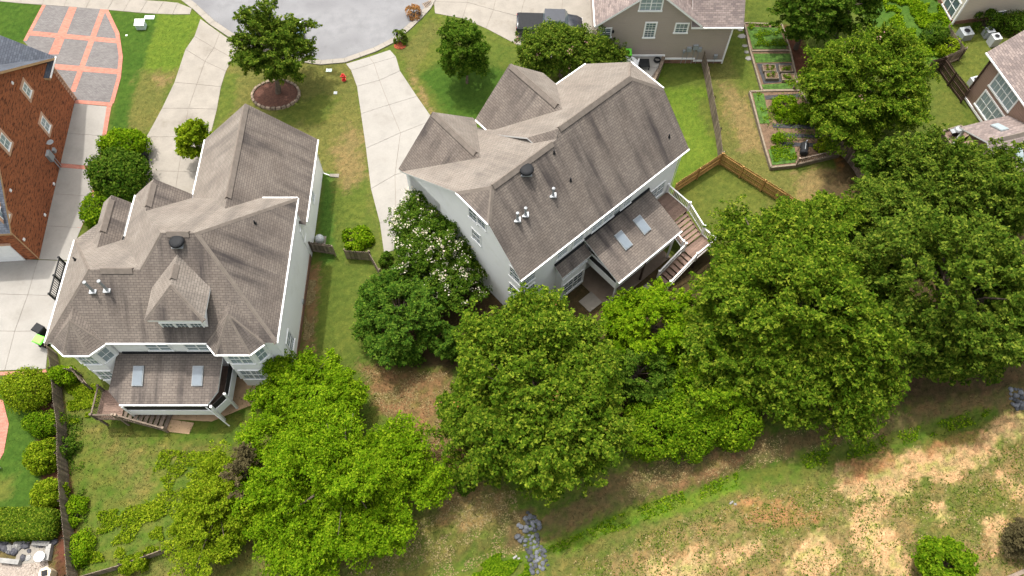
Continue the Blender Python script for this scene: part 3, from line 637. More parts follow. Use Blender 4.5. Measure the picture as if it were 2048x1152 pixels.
# ------------------------------------------------------------------ white house with the dormer (left)
def house_left():
    H = thing('house', 'white two-storey house with hipped tan roof, back dormer and two turret bays', 'house', (-22.5, 26, 0))
    E = 6.5; xl, xr, yb, yf = -30.13, -15.2, 20.48, 31.64; xm = -26.74; yl = 28.2
    rR = ((-21.85, 25.85, 11.3), (-19.7, 25.85, 11.3)); rL = ((-26.65, 24.1, 9.74), (-23.4, 24.1, 9.74))
    k = .894
    F = []
    S, N_ = 0, 1
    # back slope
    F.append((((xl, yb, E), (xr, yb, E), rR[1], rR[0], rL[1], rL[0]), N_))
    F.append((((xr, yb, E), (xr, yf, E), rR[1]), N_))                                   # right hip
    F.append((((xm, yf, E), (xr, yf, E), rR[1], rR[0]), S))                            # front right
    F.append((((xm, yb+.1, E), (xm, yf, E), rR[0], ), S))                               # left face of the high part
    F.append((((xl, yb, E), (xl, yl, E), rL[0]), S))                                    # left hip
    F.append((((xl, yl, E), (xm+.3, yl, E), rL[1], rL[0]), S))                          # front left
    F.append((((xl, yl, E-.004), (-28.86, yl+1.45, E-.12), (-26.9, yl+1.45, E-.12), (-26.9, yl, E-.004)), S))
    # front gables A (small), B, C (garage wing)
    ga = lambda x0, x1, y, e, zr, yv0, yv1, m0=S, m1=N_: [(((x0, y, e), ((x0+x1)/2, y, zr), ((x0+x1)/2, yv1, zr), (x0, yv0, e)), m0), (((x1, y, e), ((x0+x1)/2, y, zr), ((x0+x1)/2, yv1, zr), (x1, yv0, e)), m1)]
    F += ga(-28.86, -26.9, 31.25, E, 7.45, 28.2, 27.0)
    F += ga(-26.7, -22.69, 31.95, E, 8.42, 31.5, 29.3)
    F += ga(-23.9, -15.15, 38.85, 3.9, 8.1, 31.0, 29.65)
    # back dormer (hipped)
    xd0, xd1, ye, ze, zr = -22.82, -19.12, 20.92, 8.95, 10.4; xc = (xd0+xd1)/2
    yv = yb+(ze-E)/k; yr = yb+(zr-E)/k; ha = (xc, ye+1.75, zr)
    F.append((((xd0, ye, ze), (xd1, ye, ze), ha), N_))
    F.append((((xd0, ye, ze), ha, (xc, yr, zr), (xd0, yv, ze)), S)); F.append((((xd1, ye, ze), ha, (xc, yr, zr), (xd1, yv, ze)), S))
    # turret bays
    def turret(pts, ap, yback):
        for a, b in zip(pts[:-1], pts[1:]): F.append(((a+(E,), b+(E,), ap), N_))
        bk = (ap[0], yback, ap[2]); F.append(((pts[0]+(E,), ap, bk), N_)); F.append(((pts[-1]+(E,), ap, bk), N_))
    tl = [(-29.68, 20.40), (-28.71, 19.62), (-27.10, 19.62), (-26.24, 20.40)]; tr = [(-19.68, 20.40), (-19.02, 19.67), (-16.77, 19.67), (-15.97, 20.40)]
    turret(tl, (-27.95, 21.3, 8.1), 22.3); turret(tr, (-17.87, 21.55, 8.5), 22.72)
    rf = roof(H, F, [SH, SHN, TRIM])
    # walls
    w = MB(); i = .35; T = .2
    w.prism([(xl+i, yb+i), (xm+.2, yb+i), (xm+.2, yl-i), (xl+i, yl-i)], 0, E-T)
    w.prism([(xm+i, yb+i), (xr-i, yb+i), (xr-i, yf-i), (xm+i, yf-i)], 0, E-T)
    w.prism([(xl+i, yl-i-.1), (xm, yl-i-.1), (xm, yl+1.2), (-28.7, yl+1.2)], 0, E-T-.15)
    def gable(x0, x1, y0, y1, e, zr):
        a = [(x0, 0), (x1, 0), (x1, e-.15), ((x0+x1)/2, zr-.25), (x0, e-.15)]; n = 5; j = len(w.v)
        w.v += [(x, y0, z) for x, z in a]+[(x, y1, z) for x, z in a]; w.f.append([j+k_ for k_ in range(n)]); w.f.append([j+n+k_ for k_ in range(n)][::-1]); w.m += [0, 0]
        for k_ in range(n): l = (k_+1) % n; w.f.append([j+l, j+k_, j+n+k_, j+n+l]); w.m.append(0)
    gable(-28.55, -27.2, 28, 30.95, E, 7.3); gable(-26.4, -23.0, 29.5, 31.6, E, 8.3); gable(-23.55, -15.5, 30.5, 38.5, 3.9, 8.0)
    cx = lambda pts, s_: [(sum(p[0] for p in pts)/4+(p[0]-sum(q[0] for q in pts)/4)*s_, p[1]+.30) for p in pts]
    for pts in (tl, tr):
        q = cx(pts, .86); w.prism(q+[(q[-1][0], 21.2), (q[0][0], 21.2)], 0, E-T)
    w.prism([(-22.45, 21.3), (-19.49, 21.3), (-19.49, 23.2), (-22.45, 23.2)], 6.9, 8.8)
    w.build('wall', WALL, H)
    fb = MB(); fb.prism([(xm+i-.03, yb+i-.03), (xr-i+.04, yb+i-.03), (xr-i+.04, 38.53), (-23.0, 38.53), (-23.0, 31), (xm+i-.03, 31)], 0, .55); fb.build('foundation', BRKF, H)
    # gutters, ridge vents, pipes
    g = .055
    gutter(H, [(xr+g, yb, E-.06), (xr+g, yf, E-.06)]); gutter(H, [(-15.15+g, 31.3, 3.84), (-15.15+g, 38.8, 3.84)]); gutter(H, [(-23.9-g, 33.7, 3.84), (-23.9-g, 38.8, 3.84)])
    gutter(H, [(-26.3, yb-g, E-.06), (-19.7, yb-g, E-.06)]); gutter(H, [(xl-g, yb, E-.06), (xl-g, yl, E-.06)]); gutter(H, [(xm-g, 28.5, E-.06), (xm-g, 31.9, E-.06)]); gutter(H, [(-17.7, yf+g, E-.06), (xr, yf+g, E-.06)])
    for pts in (tl, tr): gutter(H, [(p[0], p[1]-g, E-.06) for p in pts])
    ridge_cap(rf, (-25.9, 24.1, 9.74), (-23.9, 24.1, 9.74)); ridge_cap(rf, (-21.5, 25.85, 11.3), (-20.1, 25.85, 11.3)); ridge_cap(rf, (-19.52, 38.7, 8.1), (-19.52, 30.6, 8.1))
    ridge_cap(rf, (-24.7, 31.6, 8.42), (-24.7, 29.7, 8.42)); ridge_cap(rf, (-27.88, 30.9, 7.45), (-27.88, 28.3, 7.45)); ridge_cap(rf, (xc, 23.1, zr), (xc, 24.1, zr))
    hip = lambda a, b: ridge_cap(rf, a, b, .16, .03, .015, 'hip_cap')
    hip(rR[1], (xr, yb, E)); hip(rR[1], (xr, yf, E)); hip(rL[0], (xl, yb, E)); hip(rL[0], (xl, yl, E)); hip(rL[1], rR[0]); hip(ha, (xd0, ye, ze)); hip(ha, (xd1, ye, ze))
    for pts, ap in ((tl, (-27.95, 21.3, 8.1)), (tr, (-17.87, 21.55, 8.5))):
        for p in pts: hip(ap, p+(E,))
    turbine(rf, (-20.85, 25.35, 10.8)); bz = lambda y: E+k*(y-yb)
    pipe_vent(rf, (-26.55, 23.05, bz(23.05)), 1.25, .085); pipe_vent(rf, (-25.65, 23.1, bz(23.1)), 1.25, .085)
    plumb_vent(rf, P(510, 446, 8.6)); plumb_vent(rf, P(150, 519, 7.6))
    # windows
    bk = (0, -1, 0); yw = yb+i
    wins(H, (0, yw, 0), bk, [(317, 694, 1.5, .95, dict(cols=2, rows=2)), (395, 694, 1.5, .95, dict(cols=2, rows=2))], glass=BLND, lites=(1, 1))
    wins(H, (0, 21.3, 0), bk, [(337, 651, .72, .75), (365, 651, .72, .75), (394, 651, .72, .75)], lites=(3, 2), rows=1)
    for pts in (tl, tr):
        q = cx(pts, .86)
        for j in range(3):
            a, b = Vector(q[j]+(0,)), Vector(q[j+1]+(0,)); n = (b-a).cross(Z3).normalized(); n = n if n.y < 0 else -n; m_ = (a+b)/2
            wd_ = (b-a).length*(.62 if j != 1 else .72)
            window(H, m_+Z3*5.0, n, wd_, 1.45, cols=2 if j == 1 else 1, glass=BLND, lites=(2, 1)); window(H, m_+Z3*2.2, n, wd_, 1.55, cols=2 if j == 1 else 1, glass=BLND, lites=(2, 1))
    xs_ = xr-i; rt = (1, 0, 0)
    wins(H, (xs_, 0, 0), rt, [(580, 683, 1.0, 1.7), (607, 470, .6, .75)], glass=BLND, lites=(2, 2)); wins(H, (-15.5, 0, 0), rt, [(625, 392, .7, .9)], glass=BLND, lites=(2, 2))
    b = MB(); c = onpl(605, 603, (xs_, 0, 0), Vector(rt)); b.obox(c+Vector((.04, 0, 0)), (.04, 0, 0), (0, .16, 0), (0, 0, .16)); b.build('wall_vent', GREYM, H)
    downspout(H, [(-15.1, 38.6, 3.8), (-15.35, 38.3, 3.3), (-15.38, 38.2, .3), (-14.9, 38.1, .12)]); downspout(H, [(-15.15, 31.4, 6.4), (-15.45, 31.1, 6.0), (-15.47, 31.1, 4.4)]); downspout(H, [(-15.2, 20.7, 6.4), (-15.5, 20.75, 6.0), (-15.5, 20.75, .2)])
    b = MB(); b.hexa([(-14.9, 38.0, .0), (-14.15, 37.95, 0), (-14.15, 38.3, 0), (-14.9, 38.25, 0)], [(-14.9, 38.0, .12), (-14.15, 37.95, .06), (-14.15, 38.3, .06), (-14.9, 38.25, .12)]); tag(b.build('splash_block', CON), 'grey splash block below the garage wing downspout of the left white house', 'splash block')
    # screened porch behind
    zt, zb = 4.1, 3.1; pp = [(-26.6, yw-.02, zt), (-19.45, yw-.02, zt), (-19.65, 18.33, 3.27), (-20.25, 17.5, zb), (-26.15, 17.5, zb), (-26.95, 18.33, 3.27)]
    sl = (zt-zb)/(yw-17.5); pp = [(x, y, zt-sl*(yw-y)) for x, y, z in pp]
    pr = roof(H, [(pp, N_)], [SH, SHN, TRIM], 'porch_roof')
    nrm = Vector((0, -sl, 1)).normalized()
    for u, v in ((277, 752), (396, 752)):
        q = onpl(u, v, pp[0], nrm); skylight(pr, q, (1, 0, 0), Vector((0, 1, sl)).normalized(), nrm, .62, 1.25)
    gutter(pr, [(-26.15, 17.44, pp[3][2]-.05), (-20.25, 17.44, pp[3][2]-.05)])
    b = MB(); b.obox((-23.0, yw-.06, zt+.05), (3.2, 0, 0), (0, .06, 0), (0, 0, .1)); b.build('flashing', BLK, pr)
    fl = [(-26.6, yw), (-19.35, yw), (-19.35, 18.3), (-20.1, 17.42), (-26.0, 17.42), (-26.6, 18.2)]
    b = MB(); b.prism(fl, 1.45, 1.6); b.build('porch_floor', WDK, H)
    for a, c in zip(fl[1:], fl[2:]+fl[:1]):
        if a[1] == yw and c[1] == yw: continue
        b = MB(); b.bar((a[0], a[1], 1.7), (c[0], c[1], 1.7), .06, .9); b.build('porch_skirt', WALL, H)
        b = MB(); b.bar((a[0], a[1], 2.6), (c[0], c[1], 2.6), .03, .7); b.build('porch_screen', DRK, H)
        b = MB(); b.box((a[0], a[1], 0), .16, .16, 2.95); b.build('porch_post', TRIM, H)
    downspout(H, [(-20.6, 17.5, 2.9), (-20.3, 17.3, 2.5), (-19.6, 16.9, .3)])
    # back steps
    D = thing('deck', 'grey wooden deck with railing and stairs behind the left white house', 'deck', (-27.5, 18, 0))
    fn = lambda u, d, z: Vector((u, d, z))
    planks(D, fn, -28.3, -26.6, 16.95, 19.1, 1.5, WDK, 'u')
    for x, y in ((-28.2, 17.05), (-28.2, 19.0), (-26.7, 17.05), (-26.7, 19)): b = MB(); b.box((x, y, 0), .12, .12, 1.46); b.build('post', WDG, D)
    railing(D, (-28.25, 19.05, 1.5), (-28.25, 17.0, 1.5), .9, WDG); railing(D, (-28.25, 17.0, 1.5), (-26.8, 17.0, 1.5), .9, WDG)
    stairs(D, (-26.6, 17.6, 1.5), (-23.9, 17.15, 0), 1.15, WDG, 9); railing(D, (-26.6, 17.0, 1.5), (-23.9, 16.55, .05), .85, WDG); railing(D, (-26.6, 18.15, 1.5), (-23.9, 17.75, .05), .85, WDG)
    struct(sheet('patio_slab', [(-26, 17.6), (-21, 17.3), (-18.2, 18.6), (-18.2, 20.6), (-26, 20.6)], .04, mat('tan_patio', (.40, .27, .16), .9, .2, 1.2)))
    struct(sheet('stair_pad', [(-24.2, 16.6), (-22.4, 16.4), (-22.2, 17.2), (-24.2, 17.5)], .045, MATS['tan_patio']))
house_left()
# ------------------------------------------------------------------ white house with clipped gables (middle)
A2 = P(1041, 561, 7.6); B2 = P(1378, 297, 7.6); U2 = (B2-A2).normalized(); L2 = (B2-A2).length; W2 = Vector((U2.y, -U2.x, 0))
def f2(u, d, z): p = A2+U2*u-W2*d; return Vector((p.x, p.y, z))
def house_mid():
    H = thing('house', 'white house with clipped tan gable roof, two front gables and skylit back porch', 'house', f2(8, 6, 0))
    L = L2; S, N_ = 0, 1; F = []
    ad = lambda pts, m: F.append(([f2(*p) for p in pts], m))
    rl, rr = (4.4, 12.22), (4.76, 12.6)
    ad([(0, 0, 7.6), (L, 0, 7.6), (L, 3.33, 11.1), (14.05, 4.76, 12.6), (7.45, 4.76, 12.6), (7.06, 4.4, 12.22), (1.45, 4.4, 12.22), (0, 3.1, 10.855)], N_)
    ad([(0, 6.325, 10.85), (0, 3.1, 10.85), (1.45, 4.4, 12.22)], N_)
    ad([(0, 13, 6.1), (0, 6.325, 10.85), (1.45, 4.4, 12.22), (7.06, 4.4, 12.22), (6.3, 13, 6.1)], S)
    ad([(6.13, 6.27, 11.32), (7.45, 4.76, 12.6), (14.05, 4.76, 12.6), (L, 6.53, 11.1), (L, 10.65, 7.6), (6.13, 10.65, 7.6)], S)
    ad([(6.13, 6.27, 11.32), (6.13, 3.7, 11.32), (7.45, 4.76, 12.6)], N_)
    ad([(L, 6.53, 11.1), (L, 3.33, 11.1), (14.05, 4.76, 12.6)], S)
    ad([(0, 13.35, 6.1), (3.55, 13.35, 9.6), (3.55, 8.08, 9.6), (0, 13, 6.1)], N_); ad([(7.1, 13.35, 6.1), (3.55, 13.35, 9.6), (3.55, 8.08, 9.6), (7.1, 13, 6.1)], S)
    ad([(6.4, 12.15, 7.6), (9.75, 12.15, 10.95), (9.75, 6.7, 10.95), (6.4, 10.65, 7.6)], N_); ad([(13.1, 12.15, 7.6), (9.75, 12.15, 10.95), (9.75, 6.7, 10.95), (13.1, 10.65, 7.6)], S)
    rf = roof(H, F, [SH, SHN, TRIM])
    w = MB()
    def prof(pts, u0, u1):                              # outline in (d, z) pushed along u
        n = len(pts); j = len(w.v); w.v += [tuple(f2(u0, d, z)) for d, z in pts]+[tuple(f2(u1, d, z)) for d, z in pts]
        w.f.append([j+k for k in range(n)]); w.f.append([j+n+k for k in range(n)][::-1]); w.m += [0, 0]
        for k in range(n): l = (k+1) % n; w.f.append([j+l, j+k, j+n+k, j+n+l]); w.m.append(0)
    def profd(pts, d0, d1):
        n = len(pts); j = len(w.v); w.v += [tuple(f2(u, d0, z)) for u, z in pts]+[tuple(f2(u, d1, z)) for u, z in pts]
        w.f.append([j+k for k in range(n)][::-1]); w.f.append([j+n+k for k in range(n)]); w.m += [0, 0]
        for k in range(n): l = (k+1) % n; w.f.append([j+k, j+l, j+n+l, j+n+k]); w.m.append(0)
    prof([(.35, 0), (12.7, 0), (12.7, 6.05), (6.2, 10.6), (3.2, 10.6), (.35, 7.7)], .35, 6.6)
    prof([(.35, 0), (10.3, 0), (10.3, 7.6), (6.4, 10.85), (3.5, 10.85), (.35, 7.7)], 6.55, L-.35)
    profd([(.35, 0), (6.75, 0), (6.75, 6.0), (3.55, 9.25), (.35, 6.0)], 9, 13.05); profd([(6.75, 0), (12.75, 0), (12.75, 7.5), (9.75, 10.6), (6.75, 7.5)], 8, 11.85)
    w.build('wall', WALL, H)
    e = -.055
    gutter(H, [f2(0, e, 7.54), f2(L, e, 7.54)]); gutter(H, [f2(-.05, 6.3, 10.8), f2(-.05, 3.1, 10.8)]); gutter(H, [f2(L+.05, 6.5, 11.05), f2(L+.05, 3.35, 11.05)])
    gutter(H, [f2(13.1, 10.7, 7.54), f2(L, 10.7, 7.54)]); gutter(H, [f2(6.35, 12.1, 7.54), f2(6.35, 10.4, 7.54)])
    ridge_cap(rf, f2(1.5, *rl), f2(6.6, *rl)); ridge_cap(rf, f2(7.5, *rr), f2(14.0, *rr)); ridge_cap(rf, f2(3.55, 13.2, 9.6), f2(3.55, 8.6, 9.6)); ridge_cap(rf, f2(9.75, 12, 10.95), f2(9.75, 7.2, 10.95))
    hip = lambda a, b: ridge_cap(rf, f2(*a), f2(*b), .16, .03, .015, 'hip_cap')
    hip((1.45, 4.4, 12.22), (0, 6.325, 10.85)); hip((1.45, 4.4, 12.22), (0, 3.1, 10.85)); hip((14.05, 4.76, 12.6), (L, 6.53, 11.1)); hip((14.05, 4.76, 12.6), (L, 3.33, 11.1))
    nb = (W2+Vector((0, 0, 1/1.05))).normalized()
    # things standing on the back slope: find the place on its plane
    on = lambda u, v: onpl(u, v, A2, (W2*1.05+Z3).normalized())
    turbine(rf, on(1053, 344)-Vector((0, 0, .02)))
    for u, v in ((1035, 440), (1051, 430), (1106, 391)): pipe_vent(rf, on(u, v), .85, .08)
    for u, v in ((1108, 306), (1141, 361), (1338, 274)): plumb_vent(rf, on(u, v))
    lf = -U2; pl = f2(.35, 0, 0)
    wins(H, pl, lf, [(946, 428, .75, 1.45), (963, 441, .75, 1.45), (953, 473, .8, 1.25), (1030, 550, .9, 1.35), (1029, 583, .9, 1.35)], lites=(2, 2))
    pk = f2(0, .35, 0); nk = W2
    wins(H, pk, nk, [(1124, 504, .9, 1.0), (1156, 479, .9, 1.0), (1194, 449, .9, 1.0), (1217, 431, .9, 1.0), (1236, 417, .9, 1.0), (1252, 404, .9, 1.0), (1058, 556, .95, 1.1), (1057, 583, .95, 1.4), (1313, 384, 1.5, 1.5, dict(cols=2))], lites=(2, 2), glass=BLND)
    downspout(H, [f2(.1, -.05, 7.45), f2(.42, .2, 7.1), f2(.42, .26, .1)]); downspout(H, [f2(L-.1, -.05, 7.45), f2(L-.42, .2, 7.1), f2(L-.42, .26, .1)])
    # bump-out with its own small roof
    q = [f2(3.5, .36, 5.0), f2(6.35, .36, 5.0), f2(6.35, -.55, 4.35), f2(3.5, -.55, 4.35)]
    roof(H, [(q, N_)], [SH, SHN, TRIM], 'bay_roof'); b = MB(); b.prism([tuple(f2(u, d, 0).to_2d()) for u, d in ((3.75, .4), (6.2, .4), (6.2, -.3), (3.75, -.3))], 0, 4.3); b.build('bay_wall', WALL, H)
    for u in (4.2, 5.0, 5.8): window(H, f2(u, -.3, 3.75), nk, .6, .6, rows=1, lites=(2, 2), glass=BLND)
    window(H, f2(4.98, -.3, 1.4), nk, 1.9, 1.7, cols=2, lites=(2, 2))
    # screened porch on posts
    zt, zb, d0, d1 = 5.37, 4.0, .33, -3.3; u0, u1 = 6.35, 12.85; sl = (zt-zb)/(d0-d1)
    pr = roof(H, [([f2(u0, d0, zt), f2(u1, d0, zt), f2(u1, d1, zb), f2(u0, d1, zb)], N_)], [SH, SHN, TRIM], 'porch_roof')
    n = (W2*sl+Z3).normalized(); s_ = (-W2+Z3*sl).normalized()
    for u, v in ((1246, 481), (1283, 450)): skylight(pr, onpl(u, v, f2(u0, d0, zt), n), U2, s_, n, .62, 1.25)
    gutter(pr, [f2(u0, d1-.055, zb-.05), f2(u1, d1-.055, zb-.05)])
    b = MB(); b.bar(f2(u0, .27, zt+.06), f2(u1, .27, zt+.06), .12, .2); b.build('flashing', BLK, pr); b = MB(); b.bar(f2(3.5, .27, 5.08), f2(6.3, .27, 5.08), .12, .2); b.build('flashing', BLK, H)
    b = MB(); b.prism([tuple(f2(u, d, 0).to_2d()) for u, d in ((6.6, .34), (12.6, .34), (12.6, -3.0), (6.6, -3.0))], 2.25, 2.45); b.build('porch_floor', WDK, H)
    ring = [(12.6, .34), (12.6, -3.02), (6.6, -3.02), (6.6, .34)]
    for (a, c) in zip(ring[:-1], ring[1:]):
        b = MB(); b.bar(f2(*a, 2.72), f2(*c, 2.72), .08, .75); b.build('porch_skirt', WALL, H)
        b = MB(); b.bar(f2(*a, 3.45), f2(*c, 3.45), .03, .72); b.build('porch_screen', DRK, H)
        b = MB(); b.bar(f2(*a, 3.86), f2(*c, 3.86), .07, .14); b.build('porch_beam', TRIM, H)
    for u, d in ((6.6, -3.02), (9.6, -3.02), (12.6, -3.02)): b = MB(); b.tube([f2(u, d, 0), f2(u, d, 3.8)], .09, 8); b.build('porch_post', TRIM if u != 9.6 else WDD, H)
    b = MB(); b.bar(f2(9.6, -.2, 2.1), f2(9.6, -3, 2.1), .15, .25); b.bar(f2(9.6, -.4, .6), f2(9.6, -2.8, 2.0), .1, .1); b.build('porch_brace', WDD, H)
    # deck, landing and stairs
    D = thing('deck', 'brown deck with white railing and two flights of stairs beside the skylit porch', 'deck', f2(14, -2, 0))
    planks(D, f2, 12.9, 15.5, -1.9, .3, 2.45, WDK, 'u')
    for u, d in ((13.0, -1.8), (15.4, -1.8), (15.4, .1)): b = MB(); b.box(f2(u, d, 0), .14, .14, 2.4); b.build('support_post', WDD, D)
    railing(D, f2(15.45, .3, 2.45), f2(15.45, -1.9, 2.45)); railing(D, f2(15.45, -1.9, 2.45), f2(15.35, -3.75, 1.45)); railing(D, f2(13.25, -1.2, 2.45), f2(13.2, -3.6, 1.45))
    stairs(D, f2(14.35, -1.9, 2.45), f2(14.3, -3.75, 1.3), 1.9, WDK, 6)
    planks(D, f2, 13.3, 15.4, -5.0, -3.75, 1.25, WDK, 'u')
    for u, d in ((13.4, -4.9), (15.3, -4.9), (15.3, -3.85)): b = MB(); b.box(f2(u, d, 0), .14, .14, 1.2); b.build('support_post', WDD, D)
    railing(D, f2(15.35, -3.75, 1.25), f2(15.35, -4.95, 1.25)); railing(D, f2(15.35, -4.95, 1.25), f2(13.3, -4.95, 1.25)); railing(D, f2(13.3, -4.95, 1.25), f2(10.7, -4.95, .05)); railing(D, f2(13.3, -3.8, 1.25), f2(10.7, -3.8, .05))
    stairs(D, f2(13.3, -4.38, 1.25), f2(10.7, -4.38, 0), 1.1, WDK, 7)
    struct(sheet('patio_slab', [f2(u, d, 0).to_2d() for u, d in ((6.0, -3.2), (6.0, .3), (12.8, .3), (12.8, -3.2))], .04, mat('brown_patio', (.165, .125, .095), .9, .25, 1)))
    for u, d in ((5.4, -1.9), (9.2, -4.2)): struct(sheet('paving_slab', [f2(u+a, d+c, 0).to_2d() for a, c in ((-.6, -.6), (.7, -.6), (.7, .6), (-.6, .6))], .045, CON))
house_mid()
HARD += [[(-30, 20), (-15, 20), (-15, 39), (-30, 39)], [tuple(f2(u, d, 0).to_2d()) for u, d in ((0, -3.2), (16.2, -3.2), (16.2, 13), (0, 13))]]
# ------------------------------------------------------------------ neighbours' houses
def wall_gable(w, p, q, e, zr, th, inn):
    """pentagon gable block from p to q (2-D), eaves e, apex zr, pushed th along inn"""
    p, q, inn = Vector(p), Vector(q), Vector(inn); a = [(p, 0), (q, 0), (q, e), ((p+q)/2, zr), (p, e)]; n = 5; j = len(w.v)
    w.v += [(c.x, c.y, z) for c, z in a]+[(c.x+inn.x*th, c.y+inn.y*th, z) for c, z in a]
    w.f.append([j+k for k in range(n)]); w.f.append([j+n+k for k in range(n)][::-1]); w.m += [0, 0]
    for k in range(n): l = (k+1) % n; w.f.append([j+l, j+k, j+n+k, j+n+l]); w.m.append(0)
def house_brick():
    H = thing('house', 'red brick house with slate grey roof at the left edge', 'house', (-44, 38, 0))
    c1, c2 = Vector((-37.72, 46.13)), Vector((-36.6, 30.33)); t = (c1-c2).normalized(); n = Vector((t.y, -t.x)); L = (c1-c2).length
    f = lambda u, d, z: Vector((c2.x+t.x*u-n.x*d, c2.y+t.y*u-n.y*d, z))     # u along the side wall, d inwards
    k = .88; ua = 8.2; za = 4.6+k*(L-ua); ub = -.4; zb = za-.80*(ua-ub)
    F = [([f(L+.7, -.35, 4.6-.7*k+.35), f(ua, -.35, za), f(ua, 14, za), f(L+.7, 14, 4.6-.7*k+.35)], 0), ([f(ub, -.35, zb), f(ua, -.35, za), f(ua, 14, za), f(ub, 14, zb)], 0)]
    dr = 7.0; zr = 4.4+.86*(dr+.3)
    F += [([f(L+.75, -.3, 4.4), f(L+.75, dr, zr), f(ua+2, dr, zr), f(L-1.6, -.3, 4.4)], 0), ([f(L+.75, 2*dr+.3, 4.4), f(L+.75, dr, zr), f(ua+2, dr, zr), f(ua+4, 2*dr+.3, 4.4)], 0)]
    rf = roof(H, F, [SHB, SHB, mat('tan_fascia', (.40, .245, .13), .6, .1, 3)], th=.24)
    w = MB(); a = [(0, 0), (L, 0), (L, 4.5), (ua, za-.3), (0, zb+.1)]; j = len(w.v); nn = 5
    w.v += [tuple(f(u, 0, z)) for u, z in a]+[tuple(f(u, 13.5, z)) for u, z in a]
    w.f.append([j+q for q in range(nn)]); w.f.append([j+nn+q for q in range(nn)][::-1]); w.m += [0, 0]
    for q in range(nn): l = (q+1) % nn; w.f.append([j+l, j+q, j+nn+q, j+nn+l]); w.m.append(0)
    b2 = [(.3, 0), (13.7, 0), (13.7, 4.2), (dr, zr-.3), (.3, 4.2)]; j = len(w.v)
    w.v += [tuple(f(L+.15, d, z)) for d, z in b2]+[tuple(f(L-4, d, z)) for d, z in b2]
    w.f.append([j+q for q in range(5)]); w.f.append([j+5+q for q in range(5)][::-1]); w.m += [0, 0]
    for q in range(5): l = (q+1) % 5; w.f.append([j+l, j+q, j+5+q, j+5+l]); w.m.append(0)
    w.build('wall', BRK, H)
    gutter(H, [f(L+.75, -.36, 4.34), f(L-1.5, -.36, 4.34)])
    n3 = Vector((n.x, n.y, 0)); p0 = f(0, 0, 0); tb = mat('tan_brick', (.52, .32, .22), .85, .2, 4)
    wins(H, p0, n3, [(53, 180, .62, .95), (90, 249, .66, 1.15), (9, 284, .66, 1.15), (7, 430, .62, 1.05)], casing_m=tb, casing=.06, lites=(2, 1), glass=BLND)
    b = MB(); b.bar(f(L+.05, -.05, 0), f(L+.05, -.05, 4.4), .14, .14)
    for i in range(13): b.obox(f(L-.12, -.03, .25+i*.33), Vector((t.x, t.y, 0))*.16, n3*.03, (0, 0, .09))
    b.build('corner_quoins', tb, H)
    downspout(H, [f(-.06, -.08, .05), f(-.06, -.08, zb)], MATS['tan_fascia'])
    # garage door in the end wall
    nb = -Vector((t.x, t.y, 0)); b = MB()
    for i in range(4): b.obox(f(0, 3.2, .3+i*.56)+nb*.03, n3*2.2, nb*.03, (0, 0, .268))
    b.build('garage_door', WHITE, H); b = MB(); b.obox(f(0, 3.2, 2.42)+nb*.05, n3*2.35, nb*.05, (0, 0, .1)); b.build('door_header', tb, H)
    # meter boxes, dish, small wall fittings
    q = onpl(97, 312, p0, n3); b = MB(); b.obox(q+n3*.12, n3*.12, t.to_3d()*.3, (0, 0, .42)); b.bar(q+n3*.1-Z3*.42, Vector((q.x, q.y, 0))+n3*.1, .07, .07); b.bar(q+n3*.1-Z3*.3+t.to_3d()*.3, Vector((q.x, q.y, 0))+n3*.1+t.to_3d()*.3, .05, .05); b.build('meter_box', GREYM, H)
    q = onpl(105, 305, p0, n3); b = MB(); b.obox(q+n3*.1+t.to_3d()*.2, n3*.1, t.to_3d()*.16, (0, 0, .18)); b.build('meter_box', GREYM, H)
    q = onpl(92, 288, p0, n3); b = MB(); b.bar(q, q+n3*.3+Z3*.1, .05, .05); b.lathe(q+n3*.42+Z3*.1, [(.05, 0), (.2, .04), (.27, .1)], 12); b.build('satellite_dish', GREYM, H)
    for u, v in ((20, 381), (24, 166), (47, 479), (89, 430), (107, 368)):
        q = onpl(u, v, p0, n3); b = MB(); b.obox(q+n3*.04, n3*.04, t.to_3d()*.1, (0, 0, .1)); b.build('wall_fitting', WHITE, H)
    HARD.append([tuple(f(u, d, 0).to_2d()) for u, d in ((-.2, -.1), (L, -.1), (L, 14), (-.2, 14))])
house_brick()
